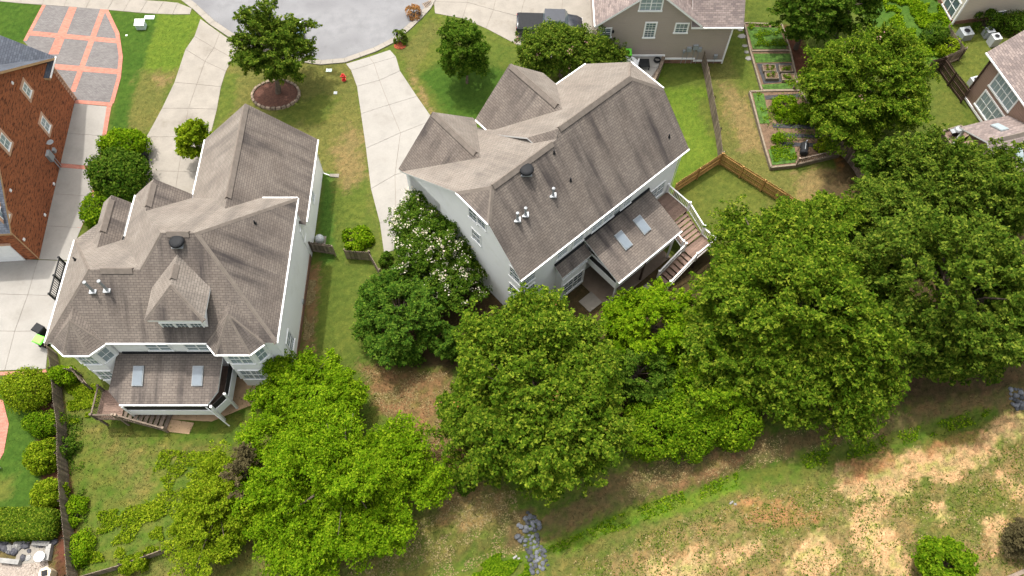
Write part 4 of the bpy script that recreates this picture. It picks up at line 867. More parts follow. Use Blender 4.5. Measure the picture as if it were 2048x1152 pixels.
def house_tan():
    H = thing('house', 'tan lap-sided house with white trim and gable at the top of the picture', 'house', (13, 54, 0))
    y = 50.3; x0, x1, x2 = 6.95, 15.9, 19.35; e = 4.7; xc = (x0+x1)/2; zr = e+.86*(x1-x0)/2; yb = y-.35
    F = [([(x0, yb, e), (xc, yb, zr), (xc, 64, zr), (x0, 64, e)], 0), ([(x1, yb, e), (xc, yb, zr), (xc, 64, zr), (x1, 64, e)], 0),
         ([(x1-.9, yb-.02, e-.1), (x2, yb-.02, e-.1), (x2, 56.5, e+.86*6.5), (x1-.9, 56.5, e+.86*6.5)], 0), ([(x1-.9, 63, e-.1), (x2, 63, e-.1), (x2, 56.5, e+.86*6.5), (x1-.9, 56.5, e+.86*6.5)], 0)]
    rf = roof(H, F, [SHG, SHG, TRIM], th=.22)
    w = MB(); wall_gable(w, (x0+.35, y), (x1-.35, y), e-.1, zr-.3, 13.3, (0, 1)); w.prism([(x1-.5, y+.004), (x2-.7, y+.004), (x2-.7, 62.6), (x1-.5, 62.6)], 0, e-.05)
    j = len(w.v); a = [(50.35, e-.06), (62.6, e-.06), (56.5, e+5.2)]; w.v += [(x2-.7, p, z) for p, z in a]+[(x1, p, z) for p, z in a]
    w.f += [[j, j+1, j+2], [j+3, j+5, j+4], [j, j+3, j+4, j+1], [j+1, j+4, j+5, j+2], [j+2, j+5, j+3, j]]; w.m += [0]*5
    w.build('wall', TANS, H)
    bk = (0, -1, 0); p0 = (0, y, 0)
    wins(H, p0, bk, [(1300, 60, .8, 1.6, dict(lites=(3, 3))), (1363, 56, .95, .95, dict(lites=(3, 2))), (1303, 6, 1.7, 1.5, dict(cols=2, glass=BLND)), (1211, 65, .8, .9)], lites=(2, 2), casing=.12)
    b = MB()
    for a, c, z in ((8.2, 13.4, .95), (13.3, 16.1, .55), (16.0, 18.65, .30)): b.bar((a, y-.04, z), (c, y-.04, z), .08, .16)
    b.bar((13.36, y-.045, .55), (13.36, y-.045, .95), .08, .14); b.bar((16.06, y-.045, .3), (16.06, y-.045, .6), .08, .14); b.bar((18.6, y-.03, 0), (18.6, y-.03, e-.1), .12, .14)
    b.build('white_trim', TRIM, H)
    b = MB()
    for a, c, z in ((8.2, 13.33, .87), (13.33, 16.03, .47), (16.03, 18.6, .22)): b.obox(((a+c)/2, y-.02, z/2), ((c-a)/2, 0, 0), (0, .03, 0), (0, 0, z/2))
    b.build('foundation', BRKF, H)
    gutter(H, [(x1+.1, yb-.07, e-.16), (x2, yb-.07, e-.16)]); gutter(H, [(x0-.06, yb, e-.06), (x0-.06, 60, e-.06)])
    for u, v, s_ in ((1378, 97, .2), (1391, 93, .22), (1399, 97, .17), (1431, 111, .15), (1368, 101, .1)):
        q = onpl(u, v, p0, Vector(bk)); b = MB(); b.obox(q+Vector((0, -.1, 0)), (s_, 0, 0), (0, .1, 0), (0, 0, s_*1.1)); b.bar(q+Vector((0, -.06, -s_)), (q.x-.02, y-.06, 0), .04, .04); b.build('meter_box', GREYM, H)
    q = onpl(1226, 61, p0, Vector(bk)); b = MB(); b.lathe(q+Vector((0, -.15, -.15)), [(.05, 0), (.1, .08), (.1, .25), (.03, .34)], 8); b.build('wall_lantern', BLK, H)
    HARD.append([(7, 50.2), (18.8, 50.2), (18.8, 64), (7, 64)])
house_tan()
def house_pink():
    H = thing('house', 'rose-tan sided house with white windows and gabled porch at the right edge', 'house', (42, 44, 0))
    c = Vector((38.99, 46.35)); t = Vector((.27, -.963)).normalized(); n = Vector((-.963, -.27)).normalized(); L = 9.5
    f = lambda u, d, z: Vector((c.x+t.x*u-n.x*d, c.y+t.y*u-n.y*d, z))
    e = 5.1; zr = e+.8*5.5
    rf = roof(H, [([f(-.45, -.4, e), f(L+.4, -.4, e), f(L+.4, 5.1, zr), f(-.45, 5.1, zr)], 0), ([f(-.45, 10.6, e), f(L+.4, 10.6, e), f(L+.4, 5.1, zr), f(-.45, 5.1, zr)], 0)], [SHG, SHG, TRIM])
    w = MB(); wall_gable(w, f(0, 0, 0).to_2d(), f(0, 10.2, 0).to_2d(), e-.05, zr-.4, L, t); w.build('wall', PINKS, H)
    n3 = n.to_3d(); p0 = f(0, 0, 0)
    wins(H, p0, n3, [(2009, 183, 2.7, 1.6, dict(cols=3)), (1979, 220, 2.7, 1.6, dict(cols=3))], glass=BLND, lites=(2, 1), casing=.14)
    b = MB(); b.bar(f(.1, -.03, .25), f(L, -.03, .25), .08, .18); b.build('white_trim', TRIM, H)
    gutter(H, [f(-.45, -.46, e-.06), f(L+.4, -.46, e-.06)])
    b = MB(); b.bar(f(.06, -.05, 0), f(.06, -.05, e-.1), .12, .12); b.build('corner_board', WDD, H)
    # gabled porch
    a0 = Vector((35.8, 40.75)); hw = 2.75; i_ = -n; fp = lambda q, s_, z: Vector((a0.x+i_.x*q+t.x*s_, a0.y+i_.y*q+t.y*s_, z))
    z0, z1 = 3.0, 4.5
    pr = roof(H, [([fp(0, 0, z0), fp(4.4, 0, z0), fp(4.4, hw, z1), fp(0, hw, z1)], 0), ([fp(0, 2*hw, z0), fp(4.4, 2*hw, z0), fp(4.4, hw, z1), fp(0, hw, z1)], 0)], [SHG, SHG, TRIM], 'porch_roof')
    ridge_cap(pr, fp(.1, hw, z1), fp(4.3, hw, z1))
    for sgn in (-1, 1):
        s_ = t.to_3d()*sgn; nn = (-s_*0 + s_*((z1-z0)/hw)+Z3).normalized(); up = (-s_+Z3*((z1-z0)/hw)).normalized()
        u, v = ((1994, 260), (2056, 302))[sgn > 0]
        q = fp(2.3, hw*(.5 if sgn < 0 else 1.5), (z0+z1)/2); skylight(pr, q, i_.to_3d(), up, nn, .6, 1.1, BLND)
    b = MB(); q = [fp(.4, .25, 2.9), fp(.4, 2*hw-.25, 2.9), fp(.4, hw, 4.25)]
    b.face(q); b.face([p+i_.to_3d()*.1 for p in q][::-1]); b.build('porch_gable', PINKS, H)
    for s_ in (.3, 2*hw-.3): b = MB(); b.box(fp(.35, s_, 0), .18, .18, 2.85); b.build('porch_post', TRIM, H)
    b = MB(); b.prism([tuple(fp(q, s_, 0).to_2d()) for q, s_ in ((.2, .2), (4.3, .2), (4.3, 2*hw-.2), (.2, 2*hw-.2))], .6, .8); b.build('porch_floor', WDK, H)
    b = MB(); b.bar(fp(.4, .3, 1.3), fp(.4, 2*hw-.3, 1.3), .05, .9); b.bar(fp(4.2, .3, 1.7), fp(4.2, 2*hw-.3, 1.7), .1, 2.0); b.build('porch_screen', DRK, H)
    D = thing('deck', 'small slatted wooden deck with a grill beside the gabled porch', 'deck', P(1903, 272))
    dz = .95; q = [P(1884, 262, dz), P(1922, 251, dz), P(1942, 268, dz), P(1902, 288, dz)]
    b = MB(); b.prism([(p.x, p.y) for p in q], dz-.3, dz-.2); b.build('deck_floor', WDK, D)
    for a, c_ in zip(q, q[1:]+q[:1]):
        b = MB(); b.bar(a+Z3*.0, c_+Z3*.0, .1, .1); b.build('rim_board', WDT, D)
        nsl = max(3, int((c_-a).length/.22))
        for i in range(nsl): p = a.lerp(c_, (i+.5)/nsl); b = MB(); b.box((p.x, p.y, 0), .12, .04, dz-.05, math.atan2(c_.y-a.y, c_.x-a.x)); b.build('slat', WDG, D)
    g = thing('gas_grill', 'grey lidded gas grill standing on the small slatted deck', 'grill', P(1910, 268, dz-.2))
    gb = g.location; b = MB(); b.box(gb, .5, .45, .5, .3); b.build('grill_cabinet', BLK, g); b = MB(); b.lathe(gb+Z3*.5, [(.34, 0), (.36, .08), (.27, .22), (.08, .28)], 10); b.build('lid', STL, g)
    b = MB(); b.obox(gb+Vector((-.45, -.12, .55)), (.2, .06, 0), (-.06, .2, 0), (0, 0, .02)); b.build('side_shelf', STL, g)
    HARD.append([tuple(f(u, d, 0).to_2d()) for u, d in ((0, 0), (L, 0), (L, 10), (0, 10))])
house_pink()
def house_cream():
    H = thing('house', 'cream lap-sided house at the top right corner', 'house', (46, 60, 0))
    c = Vector((40.19, 54.91)); t = Vector((.985, .17)).normalized(); n = Vector((t.y, -t.x)); f = lambda u, d, z: Vector((c.x+t.x*u-n.x*d, c.y+t.y*u-n.y*d, z))
    w = MB(); wall_gable(w, f(0, 0, 0).to_2d(), f(0, 10, 0).to_2d(), 5.6, 9.4, 13, t); w.build('wall', CREAM, H)
    roof(H, [([f(-.5, -.5, 5.5), f(13.4, -.5, 5.5), f(13.4, 5, 9.9), f(-.5, 5, 9.9)], 0), ([f(-.5, 10.5, 5.5), f(13.4, 10.5, 5.5), f(13.4, 5, 9.9), f(-.5, 5, 9.9)], 0)], [SHG, SHG, TRIM])
    wins(H, f(0, 0, 0), n.to_3d(), [(1998, 29, .8, .7)], lites=(2, 2)); wins(H, f(0, 0, 0), (-t).to_3d(), [(1904, 8, 1.7, 1.7, dict(cols=2))], lites=(1, 1), casing=.14)
    b = MB(); b.bar(f(0, -.02, 0), f(0, -.02, 5.5), .14, .14); b.build('corner_board', TRIM, H)
    b = MB(); b.bar(f(-.03, .1, .2), f(-.03, 9.9, .2), .06, .4); b.bar(f(.1, -.03, .2), f(13, -.03, .2), .06, .4); b.build('foundation', BRKF, H)
    HARD.append([tuple(f(u, d, 0).to_2d()) for u, d in ((0, 0), (13, 0), (13, 10), (0, 10))])
house_cream()
# ------------------------------------------------------------------ fences
PK = {}
def fence(label, pts, h, m, rails=3, side=1, post_step=2.3, gap=.02, pw=.135, lean=0, name='fence', rail_m=None):
    pts = [Vector(p) for p in pts]
    T = thing(name, label, 'fence', (pts[0].x, pts[0].y, gzs(*pts[0])))
    if m.name not in PK: b = MB(); b.box((0, 0, 0), pw, .02, .96); b.hexa([(-pw/2, -.01, .96), (pw/2, -.01, .96), (pw/2, .01, .96), (-pw/2, .01, .96)], [(-pw/3, -.01, 1), (pw/3, -.01, 1), (pw/3, .01, 1), (-pw/3, .01, 1)]); PK[m.name] = b.mesh('picket', [m])
    for a, c in zip(pts[:-1], pts[1:]):
        L = (c-a).length; t = (c-a)/L; rz = math.atan2(t.y, t.x); nn = Vector((-t.y, t.x))*side; n = max(2, int(L/(pw+gap)))
        for i in range(n):
            p = a.lerp(c, (i+.5)/n); place('picket', PK[m.name], (p.x, p.y, gzs(*p)+.02), rz+rnd.uniform(-.03, .03), (1, 1, h*rnd.uniform(.97, 1.02)), T)
        for r in range(rails):
            z = h*(.16+.70*r/max(1, rails-1)) if rails > 1 else h*.8
            b = MB(); za, zc = gzs(*a), gzs(*c); b.bar((a.x+nn.x*.035, a.y+nn.y*.035, z+za), (c.x+nn.x*.035, c.y+nn.y*.035, z+zc), .045, .09); b.build('rail', rail_m or m, T)
        k = max(1, round(L/post_step))
        for i in range(k+1):
            p = a.lerp(c, i/k)+nn*.09; b = MB(); b.box((p.x, p.y, gzs(*p)-.1), .09, .09, h+.18, rz); b.build('post', rail_m or m, T)
    return T
tp = lambda h, *px: [P(u, v, h).to_2d() for u, v in px]
fence('long weathered brown fence between the shrub bed and the left weedy yard', tp(1.5, (93, 690), (100, 735), (107, 810), (113, 850), (113, 905), (119, 1000), (127, 1075), (133, 1150), (140, 1230)), 1.5, WDG, 2, -1)
fence('short weathered fence with a gate leaf near the corner of the left white house', tp(1.5, (100, 736), (141, 738), (164, 766)), 1.5, WDG, 2, 1)
fence('low grey fence running from the corner behind the weedy yard', [P(*q).to_2d() for q in ((145, 1165), (250, 1135), (300, 1117), (352, 1098))], .9, WDG, 2, 1)
fence('dark grey gate panel standing against the side wall of the left white house', [Vector((-15.5, 31.0)), P(672, 510).to_2d()], 1.5, WDG, 2, -1)
fence('dark weathered fence panel beside the drive near the lily clump', [P(694, 518).to_2d(), P(742, 521).to_2d(), P(762, 556).to_2d()], 1.3, WDG, 2, 1)
fence('low dark fence half hidden between the maple and the big round tree', [P(*q).to_2d() for q in ((845, 958), (880, 952), (930, 942))], .7, WDG, 2, 1)
fence('new golden pine fence bent in an L round the yard by the white-railed deck', tp(1.5, (1352, 367), (1446, 306), (1576, 387), (1625, 420)), 1.5, WDN, 3, -1, 2.1)
fence('long grey weathered fence between the white house lawn and the vegetable garden', tp(1.5, (1409, 99), (1417, 135), (1428, 194), (1440, 257), (1446, 304)), 1.5, WDG, 2, 1)
fence('leaning grey fence below the flowering tree at the garden corner', tp(1.5, (1680, 278), (1703, 296), (1722, 320), (1735, 345), (1745, 370)), 1.5, WDG, 2, 1)
fence('dark brown fence across the lawn to the rose-tan house', tp(1.6, (1866, 120), (1893, 114), (1914, 145), (1941, 180)), 1.6, WDD, 3, -1)
fence('grey fence beside the air conditioners of the cream house', tp(1.5, (1898, 50), (1920, 82), (1932, 96), (1893, 112)), 1.5, WDG, 2, 1)
# iron railing on the edge of the drive
I = thing('railing', 'black iron railing along the drive beside the left white house', 'railing', P(125, 560))
a, c = P(131, 528), P(112, 600); railing(I, a, a.lerp(c, .5), .95, BLK, .16); railing(I, a.lerp(c, .5), c, .95, BLK, .16)
# ------------------------------------------------------------------ vegetable garden
def garden():
    zt = .28
    up = [P(*q, zt) for q in ((1489, 45), (1564, 48), (1581, 100), (1595, 162), (1586, 179), (1524, 180), (1501, 100))]
    lo = [P(*q, .4) for q in ((1500, 182), (1600, 180), (1660, 272), (1680, 308), (1592, 329), (1543, 334), (1531, 296))]
    g = struct(sheet('garden_terrace', [p.to_2d() for p in up], zt-.1, MATS['garden_soil'], z0=-.05)); HARD.append([tuple(p.to_2d()) for p in up])
    g2 = struct(sheet('garden_terrace', [p.to_2d() for p in lo], .3, MATS['garden_soil'], z0=-.05)); HARD.append([tuple(p.to_2d()) for p in lo])
    def timber(par, p, q, w=.14, h=.2):
        b = MB(); b.bar(p, q, w, h); b.build('timber', WDT, par)
    for r in (up, lo):
        par = g if r is up else g2; z = zt if r is up else .4
        for p, q in zip(r, r[1:]+r[:1]):
            b = MB(); b.bar((p.x, p.y, z/2), (q.x, q.y, z/2), .14, z); b.build('timber', WDT, par)
    b = MB(); p, q = P(1502, 101, zt), P(1580, 100, zt); b.bar((p.x, p.y, .2), (q.x, q.y, .2), .14, .16); b.build('timber', WDT, g)
    gr = mat('clover_green', (.052, .112, .014), .95, .6, 3.5, .8)
    sheet('green_bed', G2(zt, (1494, 52), (1560, 54), (1574, 96), (1506, 97)), zt-.07, gr, g, z0=.1); sheet('green_bed', G2(zt, (1507, 106), (1580, 106), (1585, 122), (1512, 124)), zt-.07, gr, g, z0=.1)
    sheet('weed_fabric', G2(zt, (1514, 126), (1584, 125), (1592, 160), (1528, 166)), zt-.068, FAB, g, z0=.1); sheet('green_bed', G2(zt, (1524, 168), (1590, 164), (1585, 176), (1528, 178)), zt-.07, gr, g, z0=.1)
    sheet('green_bed', G2(.4, (1537, 298), (1590, 294), (1592, 324), (1545, 329)), .34, gr, g2, z0=.1); sheet('green_bed', G2(.4, (1506, 185), (1528, 186), (1540, 245), (1520, 246)), .334, gr, g2, z0=.1)
    for (x0, y0), (x1, y1) in (((1530, 190), (1600, 186)), ((1545, 246), (1640, 250)), ((1555, 265), (1652, 268)), ((1562, 283), (1655, 286))):
        sheet('weed_fabric', G2(.4, (x0, y0), (x1, y1), (x1+2, y1+7), (x0+2, y0+8)), .332, FAB, g2, z0=.1)
    for (u, v) in ((1537, 140), (1570, 141), (1542, 155), (1575, 158)):
        t = thing('planter_box', 'wooden planter box on black fabric, %s' % {(1537, 140): 'upper left of four', (1570, 141): 'upper right of four', (1542, 155): 'lower left of four', (1575, 158): 'lower right of four'}[(u, v)], 'planter', P(u, v, .22), 'planter boxes on black fabric in the garden')
        c = t.location
        for dx, dy, sx, sy in ((0, -.35, 1.15, .05), (0, .35, 1.15, .05), (-.55, 0, .05, .65), (.55, 0, .05, .65)): b = MB(); b.box(c+Vector((dx, dy, 0)), sx, sy, .3); b.build('board', WDT, t)
        b = MB(); b.box(c, 1.04, .64, .24); b.build('soil', SOIL, t)
        leafy(t, c+Z3*.33, (.42, .25, .13), 260, .09, 'lime', 'seedlings')['kind'] = 'stuff'
    # railings by the garden
    r = thing('fence', 'low slatted railing along the lower edge of the vegetable garden', 'fence', P(1592, 329))
    railing(r, P(1593, 329, .4), P(1678, 309, .4), .75, WDG, .16); railing(r, P(1678, 309, .4), P(1660, 272, .4), .75, WDG, .16)
    r = thing('fence', 'short grey railing between the two garden terraces', 'fence', P(1586, 178)); railing(r, P(1586, 178, .3), P(1612, 163, .3), .8, WDG, .16); railing(r, P(1612, 163, .3), P(1622, 164, .3), .8, WDG, .16)
    s = thing('barrel_smoker', 'black barrel smoker with silver handle on the green garden bed', 'grill', P(1603, 308, .35)); c = s.location
    b = MB(); ax = Vector((.25, .97, 0)); b.tube([c+Z3*.7-ax*.55, c+Z3*.7-ax*.5, c+Z3*.7+ax*.5, c+Z3*.7+ax*.55], [.25, .33, .33, .25], 16); b.build('barrel', BLK, s, True)
    for dx in (-.22, .22):
        for dy in (-.4, .4): b = MB(); b.tube([c+Vector((dx, dy, -.05)), c+Vector((dx*.8, dy, .6))], .025, 6); b.build('leg', BLK, s)
    b = MB(); b.tube([c+Z3*1.04-ax*.3, c+Z3*1.08, c+Z3*1.04+ax*.3], .03, 6); b.build('handle', STL, s); b = MB(); b.tube([c+Z3*.95+ax*.35, c+Z3*1.35+ax*.38], .05, 8); b.build('chimney', STL, s)
    for i, (u, v, w_) in enumerate(((1476, 48, .35), (1480, 60, .3), (1484, 73, .42), (1490, 92, .3), (1493, 105, .3), (1498, 117, .4), (1474, 38, .3))):
        p = P(u, v); b = MB(); b.prism([(p.x+w_*math.cos(k)*rnd.uniform(.7, 1.1), p.y+.7*w_*math.sin(k)*rnd.uniform(.7, 1.1)) for k in (0, 1.1, 2.2, 3.3, 4.3, 5.3)], -.03, .05)
        tag(b.build('stepping_stone', PSTN), 'pale stepping stone in the grass along the garden edge, %s' % ('second from the tan house', 'third from the tan house', 'fourth from the tan house', 'third from the lower end', 'second from the lower end', 'nearest the lower end', 'nearest the tan house')[i], 'stone', 'stepping stones beside the garden')
def G2(z, *pts): return [P(u, v, z).to_2d() for u, v in pts]
# ------------------------------------------------------------------ foliage
def leaf_mesh(name, pos, nrm, size, m, rs, aspect=.62, tri=False):
    """one folded diamond leaf for each position"""
    n = len(pos); r = rs.randn(n, 3); nrm = nrm/np.maximum(np.linalg.norm(nrm, axis=1, keepdims=True), 1e-6)
    a = np.cross(nrm, r); a /= np.maximum(np.linalg.norm(a, axis=1, keepdims=True), 1e-6); b = np.cross(nrm, a)
    s = (size*(.65+.7*rs.rand(n)))[:, None] if np.isscalar(size) else size[:, None]
    if tri:
        co = np.empty((n, 3, 3)); co[:, 0] = pos-a*s*.5; co[:, 1] = pos+a*s*.32+b*s*.36-nrm*s*.08; co[:, 2] = pos+a*s*.42-b*s*.34-nrm*s*.1
        return np_mesh(name, co.reshape(-1, 3), np.arange(n*3).reshape(n, 3), m)
    co = np.empty((n, 4, 3)); co[:, 0] = pos-a*s*.5; co[:, 1] = pos+b*s*aspect*.5-nrm*s*.06; co[:, 2] = pos+a*s*.5-nrm*s*.14; co[:, 3] = pos-b*s*aspect*.5-nrm*s*.06
    return np_mesh(name, co.reshape(-1, 3), np.arange(n*4).reshape(n, 4), m)
def sprays(c, rad, n_cl, n_leaf, cl_r, rs, flat=.55, low=-.45, fill=.55, lump=.2, upright=.55, jit=.55):
    """leaf positions and normals: domed sprays spread through a lumpy crown"""
    c = np.array(c); rad = np.array(rad)
    d = rs.randn(n_cl*3, 3); d /= np.linalg.norm(d, axis=1, keepdims=True); d = d[d[:, 2] > low][:n_cl]; n_cl = len(d)
    w = rs.randn(6, 3)*2.2; ph = rs.rand(6)*6.28; lum = 1+lump*np.sin(d@w.T+ph).sum(1)/2.4
    rr = (fill+(1-fill)*rs.rand(n_cl)**.55)*lum
    cc = c+d*rad*rr[:, None]
    up = d*(1-upright)+np.array([0, 0, 1])*upright; up /= np.linalg.norm(up, axis=1, keepdims=True)
    k = max(4, n_leaf//n_cl); idx = np.repeat(np.arange(n_cl), k); n = len(idx)
    t1 = np.cross(up, rs.randn(n_cl, 3)); t1 /= np.linalg.norm(t1, axis=1, keepdims=True); t2 = np.cross(up, t1)
    cr = cl_r*(.6+.8*rs.rand(n_cl))
    ang = rs.rand(n)*6.283; star = 1+.38*np.sin(ang*5+ph[0]+idx)            # ragged, finger-like outline of a spray
    r = np.sqrt(rs.rand(n))*star
    h = (np.sqrt(np.clip(1-r*r*.8, 0, 1))*flat-.25*r*r+rs.randn(n)*.13)
    pos = cc[idx]+(t1[idx]*(r*np.cos(ang))[:, None]+t2[idx]*(r*np.sin(ang))[:, None]+up[idx]*h[:, None])*cr[idx][:, None]
    nr = up[idx]+(t1[idx]*(np.cos(ang)*r)[:, None]+t2[idx]*(np.sin(ang)*r)[:, None])*.7+rs.randn(n, 3)*jit
    return pos, nr, cc
def branches(c, rad, n, tw, rs, low=-.45, lump=.2, inner=.45, per=44, along=9):
    """leaf positions and normals: leaf sprays set along arching limbs that radiate from the crown's heart"""
    c = np.array(c); rad = np.array(rad); nb = max(9, int(n*1.35)//(per*along))
    d = rs.randn(nb*4, 3); d /= np.linalg.norm(d, axis=1, keepdims=True); d = d[d[:, 2] > low][:nb]; nb = len(d)
    w = rs.randn(7, 3)*2.4; ph = rs.rand(7)*6.28; lum = (1+lump*np.sin(d@w.T+ph).sum(1)/2.2)*(.86+.2*rs.rand(nb))
    h0 = c+np.array([0, 0, -.35*rad[2]])+d*rad*np.array([.12, .12, .3]); S = c+d*rad*lum[:, None]
    idx = np.repeat(np.arange(nb), along); m = len(idx); t = inner+(1-inner)*rs.rand(m)**.6
    v = (S-h0)[idx]; p = h0[idx]+v*t[:, None]; p[:, 2] += rad[2]*.16*np.sin(np.pi*t)-.10*rad[:2].mean()*t**3*(1-d[idx, 2])
    tg = v/np.linalg.norm(v, axis=1, keepdims=True); sd = np.cross(tg, [0, 0, 1.]); sd /= np.maximum(np.linalg.norm(sd, axis=1, keepdims=True), 1e-3)
    sg = rs.uniform(-1, 1, m)[:, None]; p = p+sd*sg*tw*(1.9-t)[:, None]
    ax = tg*.8+sd*sg*1.1+rs.randn(m, 3)*.25; ax /= np.linalg.norm(ax, axis=1, keepdims=True)
    up = np.array([0, 0, 1.])*.75+d[idx]*.5+rs.randn(m, 3)*.18; up -= ax*(up*ax).sum(1, keepdims=True)*.7; up /= np.linalg.norm(up, axis=1, keepdims=True); pr = np.cross(ax, up)
    j = np.repeat(np.arange(m), per); q = len(j); x = rs.uniform(-.7, 1, q); y = rs.randn(q)*.30*(1.15-.6*np.abs(x)); z = rs.randn(q)*.12-.22*x*x-.5*y*y
    s_ = (tw*(.75+.6*rs.rand(m)))[j][:, None]
    pos = p[j]+(ax[j]*x[:, None]+pr[j]*y[:, None]+up[j]*z[:, None])*s_
    nr = up[j]+ax[j]*(x*.45)[:, None]+pr[j]*(y*.7)[:, None]+rs.randn(q, 3)*.36
    return pos, nr, S
def leafy(parent, c, rad, n, size, kind, name='foliage', seed=None, cl=None, flat=.55, low=-.3, fill=.6, lump=.15, jit=.55):
    rs = np.random.RandomState(seed if seed is not None else rnd.randrange(1 << 20)); c = Vector(c)
    ncl = max(5, n//90); pos, nr, cc = sprays(c, rad, ncl, n, cl or max(rad)*.36, rs, flat, low, fill, lump, jit=jit)
    pos[:, 2] = np.maximum(pos[:, 2], .03)
    me = leaf_mesh(name, pos-np.array(c), nr, size, LF[kind], rs); o = bpy.data.objects.new(name, me); COL.objects.link(o); o.location = c
    if parent: attach(o, parent)
    return o
garden()
#MARK_TREES
def scale_at(u, v, z): return (CH-z)/-ray(u, v).z/CF       # metres for one pixel there
def tree(name, label, u, v, zc, ax, ay, rz, kind, n, leaf, cl=None, cat='tree', trunk_r=.2, seed=0, flowers=None, base=None, group=None, limbs=9, flat=.55, low=-.45, fill=.5, lump=.2, extra=(), multi=1, jit=.55, tw=None):
    c = P(u, v, zc); s = scale_at(u, v, zc); rad = (ax*s, ay*s, rz); rs = np.random.RandomState(seed+11)
    b0 = P(*base) if base else Vector((c.x, c.y, 0)); b0.z = gzs(b0.x, b0.y)
    T = thing(name, label, cat, b0, group)
    allp, alln, allc = [], [], []
    for (dx, dy, dz, k, frac) in ((0, 0, 0, 1, 1),)+tuple(extra):
        cc = np.array(c)+np.array([dx*s, dy*s, dz]); rr = np.array(rad)*k
        m = int(n*frac*1.45); p, q, w = branches(cc, rr, m, tw or min(.62, .26+.055*max(rad)), rs, low, lump, fill*.75); allp.append(p); alln.append(q); allc.append(w)
    pos, nr, ce = np.concatenate(allp), np.concatenate(alln), np.concatenate(allc)
    pos[:, 2] = np.maximum(pos[:, 2], .05)
    me = leaf_mesh('crown', pos-np.array(c), nr, leaf*.82, LF[kind], rs, tri=True); o = bpy.data.objects.new('crown', me); COL.objects.link(o); o.location = c; attach(o, T)
    if flowers:
        kd, k, fs = flowers; sel = rs.choice(len(pos), k*14, replace=False)[:k]; up = pos[sel]; up = up[up[:, 2] > c.z-.2*rz]
        rep = np.repeat(up, 12, 0)+rs.randn(len(up)*12, 3)*fs*1.1; rep[:, 2] += .1
        fo = bpy.data.objects.new('blossom', leaf_mesh('blossom', rep-np.array(c), rs.randn(len(rep), 3)+np.array([0, 0, 1]), fs, LF[kd], rs, .9)); COL.objects.link(fo); fo.location = c; attach(fo, T)
    b = MB(); hub = Vector((c.x, c.y, max(b0.z+.5, zc-rz*.25)))
    for mlt in range(multi):
        off = Vector((rs.randn()*.25, rs.randn()*.25, 0))*(multi > 1)
        b.tube([b0+off-Z3*.1, b0+off+(hub-b0)*.3+Vector((rs.randn()*.05, rs.randn()*.05, 0)), hub+off*2, hub.lerp(c+Z3*rz*.6, .6)+off*3], [trunk_r*1.25, trunk_r, trunk_r*.75, trunk_r*.3], 8)
    order = rs.permutation(len(ce))[:limbs+14]
    for i, k in enumerate(order):
        e = Vector(ce[k]).lerp(c, .18); s0 = (b0+(hub-b0)*.75).lerp(hub.lerp(c, .7), rs.rand()); md = s0.lerp(e, .5)+Vector((0, 0, .12*(e-s0).length))
        r0 = trunk_r*(.42 if i < limbs else .2); b.tube([s0, md, e], [r0, r0*.65, r0*.2], 5, cap=False)
    b.build('trunk', BARK, T)
    return T
def shrub(label, u, v, zc, ax, ay, rz, kind, n, leaf, name='shrub', cat='shrub', seed=1, group=None, core=True, flowers=None, **k):
    c = P(u, v, zc); s = scale_at(u, v, zc); b0 = Vector((c.x, c.y, gzs(c.x, c.y))); T = thing(name, label, cat, b0, group)
    a = dict(fill=.82, lump=.10, low=-.6, jit=.45); a.update(k)
    o = leafy(T, c, (ax*s, ay*s, rz), n, leaf, kind, 'foliage', seed, **a)
    if flowers:
        kd, m, fs = flowers; leafy(T, c+Z3*.1, (ax*s, ay*s, rz*1.05), m, fs, kd, 'blossom', seed+5)
    b = MB(); b.tube([b0-Z3*.05, c], [.09, .05], 6); rs = random.Random(seed)
    for i in range(7):
        w = i*.9; b.tube([b0+Z3*.05, c+Vector((math.cos(w)*ax*s*.6, math.sin(w)*ay*s*.6, rs.uniform(-.2, .3)*rz))], [.05, .02], 5, cap=False)
    b.build('stem', BARK, T)
    return T
# --- big trees
tree('oak_tree', 'open-crowned dark green tree in the stone-ringed mulch bed by the street', 548, 92, 4.6, 84, 76, 2.7, 'olive', 19000, .24, 1.05, seed=1, base=(556, 186), trunk_r=.22, fill=.5, limbs=22, lump=.34)
tree('maple_tree', 'small round-crowned green tree standing alone on the front lawn', 930, 94, 3.6, 54, 60, 2.6, 'deep', 13000, .22, .8, seed=2, base=(934, 166), trunk_r=.1, fill=.4)
tree('crape_myrtle', 'broad green crape myrtle with faint pink blossoms beside the parked pickup', 1128, 104, 3.2, 98, 52, 2.1, 'olive', 26000, .2, .75, seed=3, flowers=('pink', 30, .12), multi=4, trunk_r=.09, fill=.6, extra=((-30, 8, -.4, .62, .3), (45, 5, -.3, .6, .3)))
tree('crape_myrtle', 'white-blossomed crape myrtle against the left wall of the clipped-gable house', 873, 490, 3.0, 92, 104, 2.6, 'deep', 36000, .17, .6, seed=4, flowers=('pale', 560, .12), multi=4, trunk_r=.09, fill=.62, extra=((35, -70, -.3, .62, .3), (-25, 60, .2, .6, .25)))
tree('cedar_tree', 'dense round dark evergreen with feathery tips between the two white houses', 800, 626, 2.6, 80, 92, 2.5, 'cedar', 30000, .2, .62, seed=5, fill=.72, flat=.75, lump=.12, low=-.6)
tree('cedar_tree', 'small feathery evergreen at the right foot of the dense round one', 892, 690, 1.4, 28, 34, 1.4, 'cedar', 5000, .18, .45, seed=6, fill=.6, low=-.6, trunk_r=.07)
